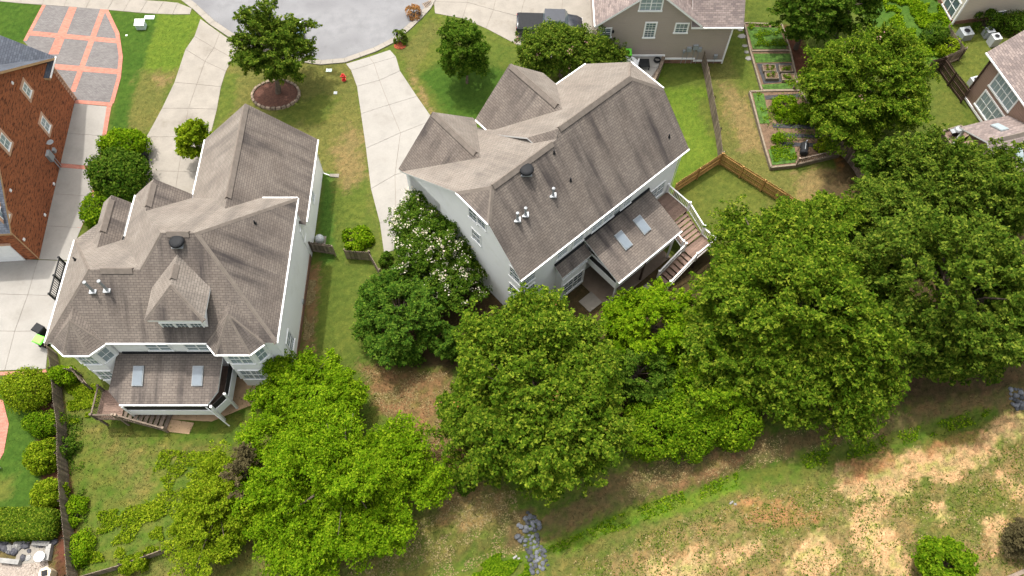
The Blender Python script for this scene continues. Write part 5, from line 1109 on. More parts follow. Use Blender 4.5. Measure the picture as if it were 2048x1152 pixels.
tree('crape_myrtle', 'large round green tree with sparse pink blossoms over the vegetable garden railing', 1738, 175, 4.4, 118, 114, 3.6, 'oak', 42000, .23, .85, seed=7, flowers=('pink', 16, .12), multi=3, trunk_r=.13, fill=.58, extra=((-70, 40, -.8, .5, .2), (-40, -60, -.6, .6, .2)))
tree('oak_tree', 'dark shady tree at the top edge left of the ivy slope', 1625, 20, 4.5, 62, 60, 3.2, 'deep', 15000, .26, .95, seed=8, fill=.5)
tree('oak_tree', 'dark shady tree at the top edge nearest the ivy slope', 1705, 5, 4.0, 60, 55, 3.0, 'deep', 13000, .26, .95, seed=9, fill=.5)
tree('oak_tree', 'massive olive-green tree right of the white-railed deck', 1592, 650, 5.6, 188, 205, 5.2, 'oak', 74000, .27, 1.15, seed=10, trunk_r=.38, limbs=18, fill=.5, lump=.24, extra=((150, 60, -1.2, .45, .12), (-130, -60, -1.5, .45, .12), (-40, 170, -1.5, .5, .12)))
tree('oak_tree', 'tall dark tree filling the right edge above the sandy field', 1915, 605, 5.6, 158, 172, 5.2, 'olive', 56000, .28, 1.2, seed=11, trunk_r=.36, limbs=18, fill=.48, lump=.26, extra=((110, -40, -.5, .6, .2),))
tree('oak_tree', 'broad green tree behind the right edge just below the gabled porch', 1860, 395, 4.4, 135, 98, 3.9, 'olive', 40000, .26, 1.05, seed=12, trunk_r=.3, fill=.5, extra=((120, 10, .1, .75, .5),))
tree('oak_tree', 'olive-green tree crown at the end of the golden fence', 1640, 445, 3.6, 90, 50, 2.8, 'oak', 17000, .25, .95, seed=13, fill=.5)
tree('oak_tree', 'large round bright green tree below the screened porch in the centre', 1075, 795, 5.0, 176, 186, 4.8, 'oak', 74000, .26, 1.05, seed=14, trunk_r=.36, limbs=18, fill=.52, lump=.2, extra=((0, 110, -1.4, .62, .2), (-120, -20, -1.4, .4, .1)), flowers=('rust', 14, .1))
tree('maple_tree', 'bright green maple under the stairs of the white-railed deck', 1305, 650, 3.2, 98, 72, 2.4, 'maple', 24000, .22, .8, seed=15, fill=.5, trunk_r=.14)
tree('holly_tree', 'dark glossy tree wedged between the round tree and the bright maple', 1275, 745, 2.8, 62, 66, 2.2, 'deep', 13000, .2, .7, seed=16, fill=.5, trunk_r=.12)
tree('maple_tree', 'leafy mid-green tree between the lime hedge and the massive olive tree', 1408, 760, 2.8, 72, 74, 2.3, 'lime', 17000, .22, .75, seed=17, fill=.5, trunk_r=.12)
for i, (u, v, ax, ay, lb) in enumerate(((1352, 792, 46, 46, 'bright lime evergreen with a knobbly rounded top in the hedge row'), (1305, 850, 58, 62, 'leftmost knobbly lime-green evergreen of the hedge row beside the round tree'),
        (1385, 858, 56, 58, 'middle knobbly lime-green evergreen in the hedge row above the ditch bank'), (1462, 830, 50, 56, 'rightmost knobbly lime-green evergreen of the hedge row under the massive tree'))):
    shrub(lb, u, v, 1.5, ax, ay, 1.7, 'lime', 12000, .17, 'evergreen_hedge', 'hedge', 30+i, 'knobbly evergreens above the ditch bank', fill=.85, lump=.2, flat=.9, cl=.5)
tree('maple_tree', 'big spreading bright green maple behind the left white house', 690, 950, 3.9, 122, 112, 2.7, 'maple', 38000, .195, .95, seed=18, trunk_r=.28, limbs=26, fill=.55, lump=.5, tw=.55, extra=((105, 35, -.6, .52, .28), (-95, -75, -.9, .52, .26), (-50, 95, -.5, .46, .22), (15, -105, -1.0, .45, .2), (-165, 90, -.9, .34, .14), (165, -5, -1.2, .3, .1), (80, -95, -1.0, .4, .14), (-175, -55, -1.5, .42, .16), (-130, -125, -1.7, .35, .12), (-60, -150, -1.6, .3, .1)))
tree('maple_tree', 'smaller bright maple crown touching the back right corner of the left white house', 622, 768, 2.8, 84, 50, 2.0, 'maple', 17000, .19, .8, seed=19, fill=.52, trunk_r=.16, lump=.45, extra=((-70, -20, -.4, .45, .25), (70, -20, -.5, .4, .18)))
tree('maple_tree', 'yellowish open sapling left of the big spreading maple', 440, 1010, 2.2, 82, 104, 1.9, 'yellow', 17000, .175, .62, seed=20, fill=.3, trunk_r=.12, lump=.42, extra=((-10, -60, -.3, .5, .25), (40, 70, -.2, .4, .2), (-50, 10, -.6, .4, .15)))
tree('sapling', 'thin dark bronze-leaved sapling between the yellowish tree and the maple', 492, 955, 3.0, 26, 48, 2.0, 'bronze', 2600, .17, .4, seed=21, fill=.35, trunk_r=.06)
tree('sapling', 'bright green young tree on the sandy field at the bottom right', 1890, 1128, 1.4, 58, 46, 1.5, 'lime', 11000, .19, .6, seed=22, fill=.45, trunk_r=.09)
tree('sapling', 'dark bronze shrub cut off at the bottom right corner', 2048, 1085, 1.2, 36, 42, 1.3, 'bronze', 5000, .17, .5, seed=23, fill=.45, trunk_r=.07)
tree('maple_tree', 'small round yellow-green tree at the garage wing of the left white house', 392, 287, 2.5, 40, 40, 1.9, 'yellow', 9000, .2, .6, seed=24, fill=.5, trunk_r=.09)
tree('evergreen_tree', 'dark tree under the flowering tree by the leaning fence', 1765, 330, 2.4, 46, 40, 2.0, 'deep', 8000, .22, .7, seed=25, fill=.5, trunk_r=.12)
tree('pine_sapling', 'feathery pale pine tip beside the broad green tree on the right', 1790, 365, 2.6, 30, 30, 1.9, 'cedar', 4200, .2, .5, seed=26, fill=.4, trunk_r=.08)
# --- shrubs
SHR = [
 ('holly bush with broad leaves beside the drive, upper of two', 250, 292, 1.2, 38, 28, 1.2, 'maple', 6500, .2), ('large dark leafy bush between the two drives, lower of two', 236, 345, 1.5, 50, 48, 1.5, 'deep', 11000, .2),
 ('dark shrub at the left front corner of the left white house', 197, 418, .9, 26, 34, 1.0, 'lime', 4200, .18),
 ('large clipped golden-green holly bush by the brick edging', 55, 778, 1.0, 46, 36, 1.1, 'yellow', 9000, .13), ('low clipped green bush next below the golden-green one', 88, 846, .6, 34, 20, .7, 'lime', 4500, .13),
 ('round yellow-green bush against the long fence, upper of the pair', 84, 914, .7, 29, 30, .85, 'yellow', 5200, .18), ('round yellow-green bush against the long fence, lower of the pair', 96, 984, .7, 27, 26, .8, 'yellow', 4600, .18),
 ('weedy bush climbing the long fence near the round bushes', 128, 896, .5, 17, 22, .6, 'deep', 2000, .15), ('ivy bush inside the gate by the corner of the left white house', 124, 752, .7, 24, 16, .8, 'maple', 2600, .2),
 ('small shrub on the low grey fence in the weedy yard corner', 268, 1128, .45, 26, 18, .5, 'yellow', 2400, .15), ('low weedy bush along the foot of the long fence', 152, 1020, .35, 16, 28, .4, 'maple', 1800, .15), ('second weedy bush at the foot of the long fence near the bottom', 160, 1095, .35, 18, 34, .45, 'maple', 2200, .15),
 ('small round bush near the leaf litter below the round tree', 932, 968, .6, 17, 20, .7, 'deep', 1900, .14), ('spiky lily clump in front of the dark fence panel', 715, 476, .35, 28, 22, .5, 'maple', 2600, .2),
 ('green mailbox plant in a ring of red mulch', 799, 74, .6, 13, 12, .7, 'olive', 1200, .14), ('dead rust-brown shrub on the kerb by the storm drain', 828, 25, .4, 14, 13, .5, 'rust', 1300, .13),
 ('leafy shrub in the ivy by the cream house corner', 1898, 92, .6, 24, 20, .7, 'yellow', 2600, .16), ('dark shrub in the ivy slope above the grey fence', 1872, 68, .7, 24, 24, .8, 'deep', 2800, .17), ('conical shrub beside the cream house window', 1975, 42, .8, 22, 20, .9, 'deep', 2400, .15),
 ('clipped dark hedge along the wall of the cream house', 2026, 47, .6, 36, 17, .8, 'deep', 5200, .13), ('tomato plants in the lower garden terrace', 1570, 212, .7, 22, 22, .6, 'maple', 2600, .15), ('bean plants in the lower garden terrace by the railing', 1605, 228, .65, 24, 20, .5, 'lime', 2400, .15),
 ('yellow-green bush in the lower corner of the garden terrace', 1648, 290, .65, 16, 17, .5, 'yellow', 1500, .15), ('small plant row in the middle of the garden terrace', 1575, 236, .5, 26, 9, .3, 'lime', 1300, .13),
 ('young plants in the bare soil rows of the garden terrace', 1585, 277, .5, 34, 6, .25, 'lime', 1000, .13), ('low dark plant cluster at the drive end under the white blossoms', 772, 518, .4, 12, 14, .5, 'deep', 1200, .16)]
for i, (lb, u, v, zc, ax, ay, rz, kd, n, lf_) in enumerate(SHR): shrub(lb, u, v, zc, ax, ay, rz, kd, n, lf_, seed=60+i)
# clipped hedge block lower left
hb = P(38, 1046, .9); T = thing('hedge', 'clipped rounded green hedge block above the pale stones', 'hedge', (hb.x, hb.y, 0))
rs = np.random.RandomState(5); m = 15000; q = rs.uniform(-1, 1, (m, 3)); f = rs.rand(m); ax_ = np.where(f < .5, 2, np.where(f < .72, 1, 0)); q[np.arange(m), ax_] = np.where(ax_ == 2, 1, np.sign(q[np.arange(m), ax_])); q[:, 2] = np.where(ax_ == 2, 1, (q[:, 2]+1)/2)
ln = (np.abs(q)**5).sum(1)**.2; q = q/np.maximum(ln, 1)[:, None]; d = q**3; d[:, 2] += .3
pos = q*np.array([2.3, 1.0, 1.1])*(1+.03*rs.randn(m, 1)); o = bpy.data.objects.new('foliage', leaf_mesh('foliage', pos, d+rs.randn(m, 3)*.55, .14, LF['oak'], rs)); COL.objects.link(o); o.location = (hb.x, hb.y, .15); attach(o, T)
b = MB(); b.prism([(hb.x+1.7*math.cos(k/2)*1., hb.y+.7*math.sin(k/2)) for k in range(12)], .0, .8); b.build('stem', BARK, T)
# --- mulch ring with edging stones under the street tree
c = P(552, 190); b = MB(); ring = [(c.x+2.0*math.cos(k*.2618), c.y+1.55*math.sin(k*.2618)) for k in range(24)]; b.prism(ring, -.05, .05); bed = struct(b.build('mulch_bed', MUL)); HARD.append(ring)
sm = MB(); sm.hexa([(-.19, -.12, 0), (.19, -.12, 0), (.2, .12, 0), (-.2, .12, 0)], [(-.15, -.09, .2), (.16, -.1, .18), (.15, .09, .21), (-.16, .1, .17)]); sme = sm.mesh('edging_stone', [ESTN])
for k in range(28):
    w = k*2*math.pi/28; place('edging_stone', sme, (c.x+2.02*math.cos(w), c.y+1.57*math.sin(w), 0), w+1.57+rnd.uniform(-.15, .15), (rnd.uniform(.9, 1.15), 1, rnd.uniform(.8, 1.2)), bed)
c = P(800, 92); b = MB(); b.prism([(c.x+.55*math.cos(k*.4), c.y+.42*math.sin(k*.4)) for k in range(16)], -.05, .04); struct(b.build('mulch_ring', MULR))
# --- riprap
def stone_mesh(seed):
    rs = random.Random(seed); b = MB(); n = 7; prof = [(.75, 0), (1, .3), (.85, .7), (.4, .95)]; i = 0
    rr = [rs.uniform(.75, 1.15) for _ in range(n)]
    for r, z in prof: b.v += [(r*rr[q]*math.cos(q*6.283/n), r*rr[q]*math.sin(q*6.283/n), z*rs.uniform(.85, 1.1)) for q in range(n)]
    for j in range(3):
        for q in range(n): b.f.append([j*n+q, j*n+(q+1) % n, (j+1)*n+(q+1) % n, (j+1)*n+q]); b.m.append(0)
    b.f.append([3*n+q for q in range(n)]); b.m.append(0); b.f.append([q for q in range(n)][::-1]); b.m.append(0)
    return b.mesh('stone', [RSTN])
STN = [stone_mesh(k) for k in range(6)]
def riprap(label, path, width, n, seed):
    rs = random.Random(seed); path = [P(*q).to_2d() for q in path]; T = thing('riprap', label, 'stones', (*path[0], gzs(*path[0])))
    done = []
    for k in range(n*3):
        t = rs.random()*(len(path)-1); i = min(int(t), len(path)-2); p = path[i].lerp(path[i+1], t-i); q = (path[i+1]-path[i]).normalized(); p = p+Vector((-q.y, q.x))*rs.uniform(-1, 1)*width
        if len(done) > n or any((p-q_).length < .21 for q_ in done): continue
        done.append(p); s = rs.uniform(.13, .24); place('stone', STN[k % 6], (p.x, p.y, gzs(*p)-.05+rs.uniform(0, .06)), rs.uniform(0, 6), (s, s*rs.uniform(.7, 1), s*rs.uniform(.6, 1)), T)
riprap('blue-grey riprap stones running down into the ditch', [(1070, 1035), (1050, 1062), (1066, 1090), (1074, 1118), (1084, 1140)], .62, 130, 1)
riprap('blue-grey riprap stones at the right edge by the ditch', [(2035, 775), (2042, 795), (2055, 815)], .45, 45, 2)
# --- small street and yard things
h = thing('fire_hydrant', 'red fire hydrant on the dry lawn beside the drive', 'fire hydrant', P(688, 160)); c = h.location
b = MB(); b.lathe(c-Z3*.02, [(.2, 0), (.2, .06), (.13, .08), (.13, .55), (.17, .57), (.17, .62), (.13, .64), (.10, .74), (.03, .8), (.03, .86)], 12); b.build('barrel', RED, h, False)
for s_ in (-1, 1): b = MB(); b.tube([c+Vector((s_*.1, 0, .42)), c+Vector((s_*.25, 0, .42))], .07, 8); b.build('hose_outlet', RED, h)
b = MB(); b.tube([c+Vector((0, -.1, .36)), c+Vector((0, -.26, .36))], .09, 8); b.build('pumper_outlet', RED, h)
mb = thing('mailbox', 'dark mailbox on a post in the red mulch ring', 'mailbox', P(797, 84)); c = mb.location; b = MB(); b.box(c, .1, .1, 1.05); b.build('post', WDD, mb)
b = MB(); q = [(-.1, 0), (.1, 0), (.1, .14), (.06, .22), (-.06, .22), (-.1, .14)]; j = 0; b.v = [(c.x+x, c.y-.25, 1.05+z) for x, z in q]+[(c.x+x, c.y+.25, 1.05+z) for x, z in q]
b.f = [[0, 1, 2, 3, 4, 5], [11, 10, 9, 8, 7, 6]]+[[(k+1) % 6, k, k+6, (k+1) % 6+6] for k in range(6)]; b.m = [0]*8; b.build('box', BLK, mb)
t = thing('utility_box', 'pale green utility cabinet on the lush strip of lawn', 'utility box', P(284, 55)); c = t.location; gm = mat('pale_green_metal', (.52, .62, .58), .5, .08, 3)
b = MB(); b.hexa([c+Vector(p) for p in ((-.4, -.3, 0), (.4, -.3, 0), (.4, .3, 0), (-.4, .3, 0))], [c+Vector(p) for p in ((-.4, -.3, .5), (.4, -.3, .5), (.4, .3, .65), (-.4, .3, .65))]); b.build('cabinet', gm, t); b = MB(); b.obox(c+Vector((0, 0, .61)), (.44, 0, 0), (0, .34, .07), (0, 0, .03)); b.build('lid', WHITE, t)
def cover(label, u, v, w, d, m, rot=0, name='utility_cover'): b = MB(); b.box(P(u, v)-Z3*.02, w, d, .06, rot); tag(b.build(name, m), label, 'utility cover')
cover('flat grey-green utility cover beside the sidewalk', 299, 35, .9, .45, gm); cover('pale utility cover on the lawn under the street tree', 658, 141, .5, .35, gm); cover('small grey cover in the dry lawn below the hydrant', 671, 186, .3, .3, GREYM); cover('little white pipe cap in the lush strip of lawn', 253, 71, .16, .16, WHITE)
g = thing('storm_drain', 'rusty brown storm drain grate in the gutter by the dead shrub', 'drain', P(856, 9)); c = g.location
b = MB(); b.box(c, .9, .65, .055, .5); b.build('frame', WDG, g)
for k in range(6): b = MB(); b.box(c+Vector((math.cos(.5)*(k-2.5)*.13, math.sin(.5)*(k-2.5)*.13, .05)), .05, .55, .03, .5); b.build('bar', BLK, g)
def bin_(label, u, v, rot, lid, name='wheelie_bin', body=None, zz=0):
    t = thing(name, label, 'bin', P(u, v, zz)); c = t.location; R_ = Matrix.Rotation(rot, 3, 'Z'); body = body or BLK
    if zz: t.location.y = min(c.y, 49.78); c = t.location
    b = MB(); b.hexa([c+R_@Vector(p) for p in ((-.24, -.27, .06), (.24, -.27, .06), (.24, .27, .06), (-.24, .27, .06))], [c+R_@Vector(p) for p in ((-.3, -.36, 1.0), (.3, -.36, 1.0), (.3, .36, 1.0), (-.3, .36, 1.0))]); b.build('body', body, t)
    b = MB(); b.hexa([c+R_@Vector(p) for p in ((-.33, -.4, 1.0), (.33, -.4, 1.0), (.33, .4, 1.0), (-.33, .4, 1.0))], [c+R_@Vector(p) for p in ((-.28, -.34, 1.09), (.28, -.34, 1.09), (.28, .34, 1.09), (-.28, .34, 1.09))]); b.build('lid', lid, t)
    for s_ in (-1, 1): b = MB(); p = c+R_@Vector((s_*.27, .3, .1)); b.tube([p-R_@Vector((.03, 0, 0)), p+R_@Vector((.03, 0, 0))], .1, 10); b.build('wheel', TYRE, t)
bin_('black bin with bright lime lid against the tan house', 1252, 106, 0, LIME, zz=.86); bin_('plain black bin left of the lime-lidded one', 1238, 107, 0, BLK, zz=.86); bin_('dark bin with lime lid beside the drive of the left white house', 92, 690, 1.2, LIME); bin_('dark bin with dark lid next to the lime-lidded one by the fence', 90, 668, 1.1, BLK)
bin_('black bin half hidden by the bush between the two drives', 292, 318, .4, BLK)
t = thing('patio_table', 'square black metal table on the pale patio', 'table', (P(1285, 110, .86).x, 49.1, .86)); c = t.location; b = MB(); b.box(c+Z3*.4, .9, .9, .05); b.build('top', BLK, t)
for dx in (-.4, .4):
    for dy in (-.4, .4): b = MB(); b.box(c+Vector((dx, dy, 0)), .06, .06, .41); b.build('leg', BLK, t)
t = thing('garden_hose', 'coiled black hose by the base of the tan house', 'hose', (P(1312, 104, .86).x, 49.7, .86)); c = t.location; b = MB()
b.tube([c+Vector((.3*math.cos(k*.5)*(1-.004*k), .3*math.sin(k*.5)*(1-.004*k), .06+.006*k)) for k in range(40)], .035, 6); b.build('coil', BLK, t)
pw = [P(*q, .9).to_2d() for q in ((1326, 97), (1325, 114), (1317, 136), (1304, 161), (1290, 176))]; T = thing('retaining_wall', 'curved brown block retaining wall round the pale patio', 'wall', (*pw[0], 0))
for p, q in zip(pw[:-1], pw[1:]):
    k = max(2, int((q-p).length/.42))
    for i in range(k):
        for j in range(4): a, c = p.lerp(q, i/k), p.lerp(q, (i+.95)/k); b = MB(); b.bar((a.x+.1, a.y-.03, .12+j*.23), (c.x+.1, c.y-.03, .12+j*.23), .24+rnd.uniform(0, .03), .22); b.build('block', ESTN, T)
def ac(label, u, v, s_, h_, rot, m):
    t = thing('air_conditioner', label, 'air conditioner', P(u, v)); c = t.location; b = MB(); b.box(c, s_, s_, h_, rot); b.build('cabinet', m, t)
    b = MB(); b.lathe(c+Z3*h_, [(s_*.36, 0), (s_*.36, .03), (s_*.30, .035)], 16); b.build('fan_guard', GREYM, t); b = MB(); b.lathe(c+Z3*(h_+.03), [(s_*.27, 0), (s_*.27, .02), (.05, .03)], 16); b.build('fan', BLK, t)
LG_ = mat('light_grey_metal', (.42, .44, .45), .5, .1, 4)
ac('large blue-grey air conditioner at the cream house corner', 1926, 74, 1.0, .75, .2, GREYM); ac('pale-topped tall air conditioner on the grass near the cream house', 1983, 88, .75, .95, .2, LG_); ac('dark air conditioner by the conical shrub at the cream house', 1972, 72, .7, .8, .2, GREYM); ac('small air conditioner at the corner of the rose-tan house', 1944, 170, .7, .7, .3, LG_)
t = thing('equipment_cover', 'pale dome-shaped cover by the gate of the left white house', 'equipment cover', P(641, 482)); c = t.location; b = MB(); b.lathe(c, [(.34, 0), (.36, .35), (.3, .55), (.15, .66), (.02, .68)], 14); b.build('cover', LG_, t, True); b = MB(); b.box(c-Z3*.02, .85, .85, .06); b.build('pad', CON, t)
# pale stones, slab and ornaments at the lower left
rs = random.Random(4)
q = struct(sheet('patio_slab', G((40, 1090), (102, 1088), (98, 1122), (28, 1130)), .05, CON))
q = struct(sheet('gravel_bed', G((-60, 1130), (96, 1122), (104, 1185), (-60, 1190)), .03, mat('gravel', (.32, .27, .23), .95, .5, 14, .8)))
T = thing('garden_wall', 'low pale stone wall and dark stones round the little patio in the lower left corner', 'stone wall', P(50, 1105))
pm = [stone_mesh(k) for k in (20, 21, 22)]
for m_ in pm: m_.materials.clear(); m_.materials.append(PSTN)
dm = stone_mesh(31); dm.materials.clear(); dm.materials.append(mat('dark_stone', (.06, .06, .07), .8, .3, 3))
for k in range(46):
    u, v = rs.choice(((rs.uniform(-30, 60), rs.uniform(1078, 1128)), (rs.uniform(0, 110), rs.uniform(1076, 1092)))); s = rs.uniform(.18, .4); p = P(u, v)
    place('stone', dm if k % 3 else pm[k % 2], (p.x, p.y, -.03), rs.uniform(0, 6), (s, s*.8, s*.8), T)
for a, c in (((5, 1122), (44, 1126)), ((70, 1087), (104, 1090)), ((104, 1090), (98, 1122))): b = MB(); a, c = P(*a), P(*c); b.bar(a+Z3*.2, c+Z3*.2, .3, .4); b.build('coping', PSTN, T)
t = thing('urn', 'white urn standing on the small patio slab in the lower left corner', 'urn', P(88, 1116, .05)); b = MB(); b.lathe(t.location, [(.2, 0), (.2, .05), (.12, .12), (.3, .45), (.34, .6), (.26, .6), (.22, .5)], 14); b.build('bowl', WHITE, t, True)
t = thing('garden_lantern', 'tan six-sided garden lantern pillar with dark square top at the bottom left', 'lantern', P(102, 1150)); c = t.location
b = MB(); b.prism([(c.x+.42*math.cos(k*1.0472+.5), c.y+.42*math.sin(k*1.0472+.5)) for k in range(6)], 0, .8); b.build('pillar', PALT, t); b = MB(); b.box(c+Z3*.8, .36, .36, .05, .3); b.build('top', BLK, t)
for lb, u, v in (('little round solar lamp at the lawn edge by the golden-green bush', 4, 772), ('little round solar lamp at the lawn edge near the brick walk', 1, 936)):
    t = thing('path_lamp', lb, 'lamp', P(u, v)); b = MB(); b.lathe(t.location, [(.03, 0), (.03, .3), (.12, .31), (.13, .36), (.05, .4)], 10); b.build('lamp_head', LG_, t)
b = MB(); b.box(P(2030, 1150), 3.2, .25, .12, .35); tag(b.build('timber', WDG), 'grey timber lying at the bottom right corner', 'timber')
t = thing('bird_feeder', 'pale round bird feeder on the low grey fence post', 'bird feeder', P(346, 1102)); b = MB(); b.tube([t.location, t.location+Z3*1.0], .03, 6); b.build('pole', WDG, t); b = MB(); b.lathe(t.location+Z3*1.0, [(.02, 0), (.13, .06), (.16, .16), (.08, .24)], 12); b.build('globe', PSTN, t, True)
for lb, u, v in (('scrap of white litter on the dry field beyond the green ditch strip', 1464, 1004), ('white rocks beside the riprap and the eroded bank', 1030, 1112)):
    b = MB(); p = P(u, v); b.v = []; b.box((p.x, p.y, gzs(p.x, p.y)-.02), .3, .12, .12, .6); b.box((p.x+.25, p.y-.1, gzs(p.x, p.y)-.02), .16, .14, .1, .2); tag(b.build('litter', PSTN), lb, 'litter')
# --- vehicles
def loft(b, st, m=0):
    """st = stations (x, half width, z0, z1, shoulder) -> body shell with rounded shoulders"""
    ring = lambda x, w, z0, z1, k: [(x, -w*.9, z0), (x, -w, z0+.15), (x, -w, z1-k), (x, -w+k*.8, z1), (x, w-k*.8, z1), (x, w, z1-k), (x, w, z0+.15), (x, w*.9, z0)]
    i = len(b.v); n = 8
    for s in st: b.v += ring(*s)
    for j in range(len(st)-1):
        for q in range(n): b.f.append([i+j*n+q, i+(j+1)*n+q, i+(j+1)*n+(q+1) % n, i+j*n+(q+1) % n]); b.m.append(m)
    b.f.append([i+q for q in range(n)]); b.f.append([i+(len(st)-1)*n+q for q in range(n)][::-1]); b.m += [m, m]
def xf(b, loc, rot):
    c, s = math.cos(rot), math.sin(rot); b.v = [(loc[0]+x*c-y*s, loc[1]+x*s+y*c, loc[2]+z) for x, y, z in b.v]; return b
def vehicle(name, label, cat, loc, rot, paint, L, W, belt, top, cab, truck=False):
    """front of the vehicle at +x"""
    T = thing(name, label, cat, loc); h = W/2; z0 = .32 if truck else .2; f = L/2
    b = MB()
    if truck: loft(b, [(-f, h*.95, z0, belt, .06), (-f+.1, h, z0, belt, .06), (cab[0], h, z0, belt, .06), (cab[1], h, z0, belt, .06), (f-.5, h*.98, z0, belt-.08, .1), (f, h*.9, z0+.08, belt-.3, .12)])
    else: loft(b, [(-f, h*.8, z0+.12, belt-.22, .12), (-f+.25, h*.95, z0, belt-.02, .12), (cab[0], h, z0, belt, .1), (cab[1], h, z0, belt-.03, .1), (f-.45, h*.95, z0, belt-.2, .14), (f, h*.78, z0+.1, belt-.42, .14)])
    xf(b, loc, rot).build('body', paint, T, True)
    a0, a1 = cab; sl = .35 if truck else .75; k = h*.80
    lo = [(a0, -h*.92, belt-.02), (a1, -h*.92, belt-.02), (a1, h*.92, belt-.02), (a0, h*.92, belt-.02)]; hi = [(a0+sl*(.4 if truck else .8), -k, top), (a1-sl, -k, top), (a1-sl, k, top), (a0+sl*(.4 if truck else .8), k, top)]
    b = MB(); b.hexa(lo, hi); xf(b, loc, rot).build('windows', GLS, T)
    b = MB(); r = [(x, y*1.01, top) for x, y, z in hi]; b.hexa([(x, y, z-.04) for x, y, z in r], [(x*1, y*.94, z+.04) for x, y, z in r]); xf(b, loc, rot).build('roof', paint, T)
    if truck: b = MB(); b.obox(((-f+.12+a0)/2, 0, belt+.012), ((a0+f-.16)/2, 0, 0), (0, h*.93, 0), (0, 0, .03)); xf(b, loc, rot).build('bed_cover', BLK, T)
    for x in (-f+L*.19, f-L*.18):
        for y in (-h+.1, h-.1):
            b = MB(); rr = .39 if truck else .32; b.tube([(x, y-.11, rr), (x, y+.11, rr)], rr, 16); w = xf(b, loc, rot).build('wheel', TYRE, T); b = MB(); b.tube([(x, y-.12, rr), (x, y+.12, rr)], rr*.6, 12); xf(b, loc, rot).build('rim', STL, w)
    for s in (-1, 1):
        b = MB(); b.obox((f-.04, s*h*.68, belt-.38), (.05, 0, 0), (0, .18, 0), (0, 0, .08)); xf(b, loc, rot).build('headlight', WHITE, T); b = MB(); b.obox((-f+.02, s*h*.82, belt-.25), (.04, 0, 0), (0, .1, 0), (0, 0, .16)); xf(b, loc, rot).build('tail_light', RED, T)
        b = MB(); b.obox((a1-sl*.6, s*(h+.1), belt+.06), (.07, 0, 0), (0, .1, 0), (0, 0, .08)); xf(b, loc, rot).build('mirror', paint, T)
p = P(1098, 62); vehicle('pickup_truck', 'dark navy pickup truck parked on the concrete drive behind the crape myrtle', 'pickup truck', (p.x, p.y, .04), -.04, NAVY, 5.9, 1.98, 1.15, 1.85, (-.6, 1.7), True)
p = P(1222, 132, .9); vehicle('car', 'white car nosing out from under the crape myrtle by the patio', 'car', (p.x, p.y, .86), -.22, WHITE, 4.6, 1.8, .95, 1.45, (-1.5, 1.0))
p = P(556, 84); vehicle('car', 'pale blue-grey car parked on the street behind the open-crowned tree', 'car', (p.x, p.y+.5, .015), .35, BLUEC, 4.6, 1.8, .95, 1.45, (-1.6, .9))
# --- grass, weeds and field stubble
def turf():
    rs = np.random.RandomState(9); n = 420000
    x = rs.rand(n)*104-52; y = rs.rand(n)*54+4
    d = y*st+(CH)*ct; u = 1024+CF*x/d; v = 576-CF*(y*ct-CH*st)/d
    keep = (u > -120) & (u < 2170) & (v > -80) & (v < 1260); x, y = x[keep], y[keep]
    bad = np.zeros(len(x), bool)
    for h in HARD: bad |= inside(x, y, h)
    x, y = x[~bad], y[~bad]; c = ground_colour(x, y); green = c[:, 1]/(c[:, 0]+1e-4); bare = c.sum(1)
    p = np.where(bare > .95, .10, np.where(c.sum(1) < .2, .25, 1.0)); k = rs.rand(len(x)) < p; x, y, c = x[k], y[k], c[k]; n = len(x)
    rough = ((y < 22) & (x > -31)); hgt = np.where(rough, .05+.09*rs.rand(n), .03+.03*rs.rand(n)); z = gz(x, y)
    base = np.stack([x, y, z], 1); co = np.empty((n, 3, 3)); a = rs.rand(n)*6.28; w = np.where(rough, .035, .03)
    co[:, 0] = base+np.stack([np.cos(a)*w, np.sin(a)*w, np.zeros(n)], 1); co[:, 1] = base-np.stack([np.cos(a)*w, np.sin(a)*w, np.zeros(n)], 1)
    co[:, 2] = base+np.stack([rs.randn(n)*.1, rs.randn(n)*.1, hgt], 1)
    m, t, b, N, L = nodes('grass_blades'); at = N('ShaderNodeAttribute'); at.attribute_name = 'tint'; g = N('ShaderNodeNewGeometry')
    r = ramp(N, 0, 1, (.7, .75, .62, 1), (1.35, 1.32, 1.15, 1)); L(g.outputs['Random Per Island'], r.inputs[0]); L(mixc(N, L, 1., at.outputs['Color'], r.outputs[0], 'MULTIPLY'), b.inputs['Base Color']); b.inputs['Roughness'].default_value = .9; b.inputs['Specular IOR Level'].default_value = .1
    me = np_mesh('grass', co.reshape(-1, 3), np.arange(n*3).reshape(n, 3), m); col = np.ones((n, 3, 4)); col[:, :, :3] = c[:, None, :]
    at = me.color_attributes.new('tint', 'FLOAT_COLOR', 'POINT'); at.data.foreach_set('color', col.ravel())
    o = bpy.data.objects.new('grass', me); COL.objects.link(o); o['kind'] = 'stuff'; o['label'] = 'short grass, weeds and dry stubble over lawns and field'; o['category'] = 'grass'
def weeds(name, label, polys, n, size, kind, h, seed):
    rs = np.random.RandomState(seed); P_ = []
    for pl in polys:
        w = G(*pl); xs = [p[0] for p in w]; ys = [p[1] for p in w]; m = int(n/len(polys)); x = rs.uniform(min(xs), max(xs), m*2); y = rs.uniform(min(ys), max(ys), m*2); k = inside(x, y, w) & (wob(x, y, 1.6, seed % 5) > -.15); x, y = x[k], y[k]; P_.append(np.stack([x, y, gz(x, y)+rs.rand(len(x))*h], 1))
    pos = np.concatenate(P_); o = bpy.data.objects.new(name, leaf_mesh(name, pos, rs.randn(len(pos), 3)*.5+np.array([0, 0, 1]), size, LF[kind], rs)); COL.objects.link(o); o['kind'] = 'stuff'; o['label'] = label; o['category'] = 'weeds'
turf()
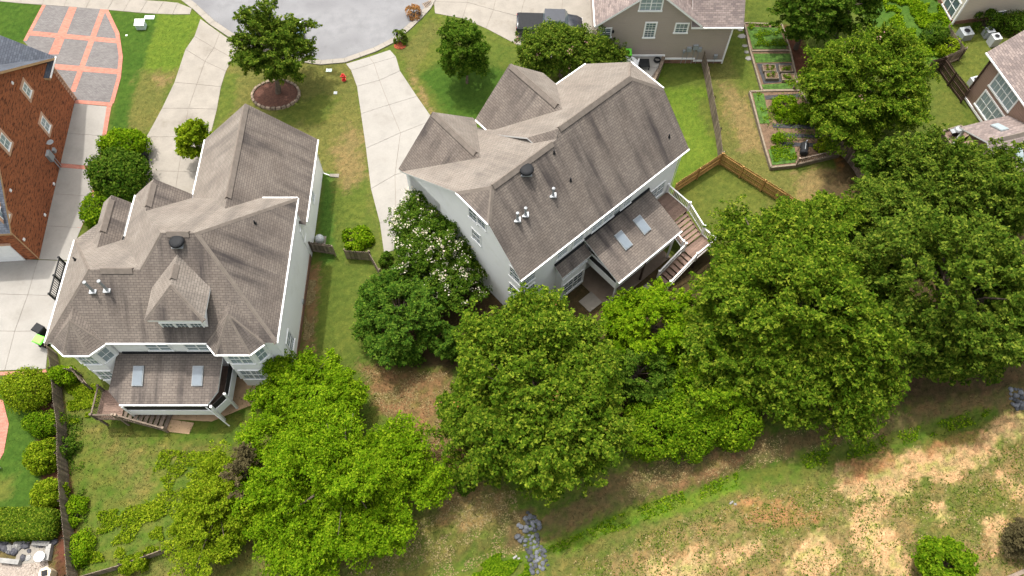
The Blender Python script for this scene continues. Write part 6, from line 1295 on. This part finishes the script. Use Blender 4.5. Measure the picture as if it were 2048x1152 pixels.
weeds('field_weeds', 'grey-green weed tufts dotted over the dry sandy field', [((1150, 1120), (1500, 985), (1830, 960), (2060, 880), (2060, 1160), (1130, 1160))], 9000, .12, 'olive', .07, 12)
weeds('stubble', 'dry straw clumps over the field and behind the maple', [((1150, 1120), (1500, 985), (1830, 940), (2060, 860), (2060, 1160), (1130, 1160)), ((600, 1150), (860, 1000), (1030, 980), (1050, 1100), (900, 1150))], 9000, .12, 'straw', .06, 13)
weeds('weeds', 'bright leafy weeds spreading over the yard behind the left white house', [((320, 900), (450, 905), (470, 1060), (330, 1100), (290, 1000)), ((170, 1030), (330, 1000), (330, 1100), (170, 1130)), ((130, 760), (200, 770), (215, 830), (140, 850))], 12000, .15, 'yellow', .2, 3)
weeds('weeds', 'dark leafy weeds along the long fence and porch', [((135, 830), (165, 830), (180, 1140), (150, 1140))], 3000, .13, 'deep', .25, 4)
weeds('ivy', 'ivy and vines covering the slope beside the cream house', [((1760, -10), (1860, -20), (1925, 95), (1880, 115), (1800, 110))], 11000, .2, 'maple', .3, 5)
weeds('ditch_grass', 'lush green grass lining the ditch', [((1090, 1095), (1260, 1015), (1480, 940), (1480, 966), (1250, 1055), (1110, 1105)), ((1600, 905), (1760, 870), (1990, 810), (2000, 832), (1760, 900), (1620, 935)), ((930, 1150), (990, 1105), (1055, 1100), (1060, 1152))], 15000, .15, 'lime', .18, 6)
weeds('leaf_litter', 'brown fallen leaves below the trees and on the ditch bank', [((720, 740), (900, 745), (940, 955), (860, 955), (770, 830)), ((1240, 950), (1500, 880), (1780, 830), (1780, 865), (1500, 935), (1260, 1000)), ((612, 560), (632, 560), (625, 720), (605, 740))], 14000, .11, 'straw', .03, 7)
weeds('crop_leaves', 'low green crop leaves in the garden beds', [((1537, 298), (1590, 294), (1592, 324), (1545, 329)), ((1494, 52), (1560, 54), (1574, 96), (1506, 97)), ((1510, 190), (1640, 205), (1655, 285), (1535, 290)), ((1510, 190), (1620, 195), (1630, 240), (1525, 245))], 11000, .12, 'lime', .45, 8)
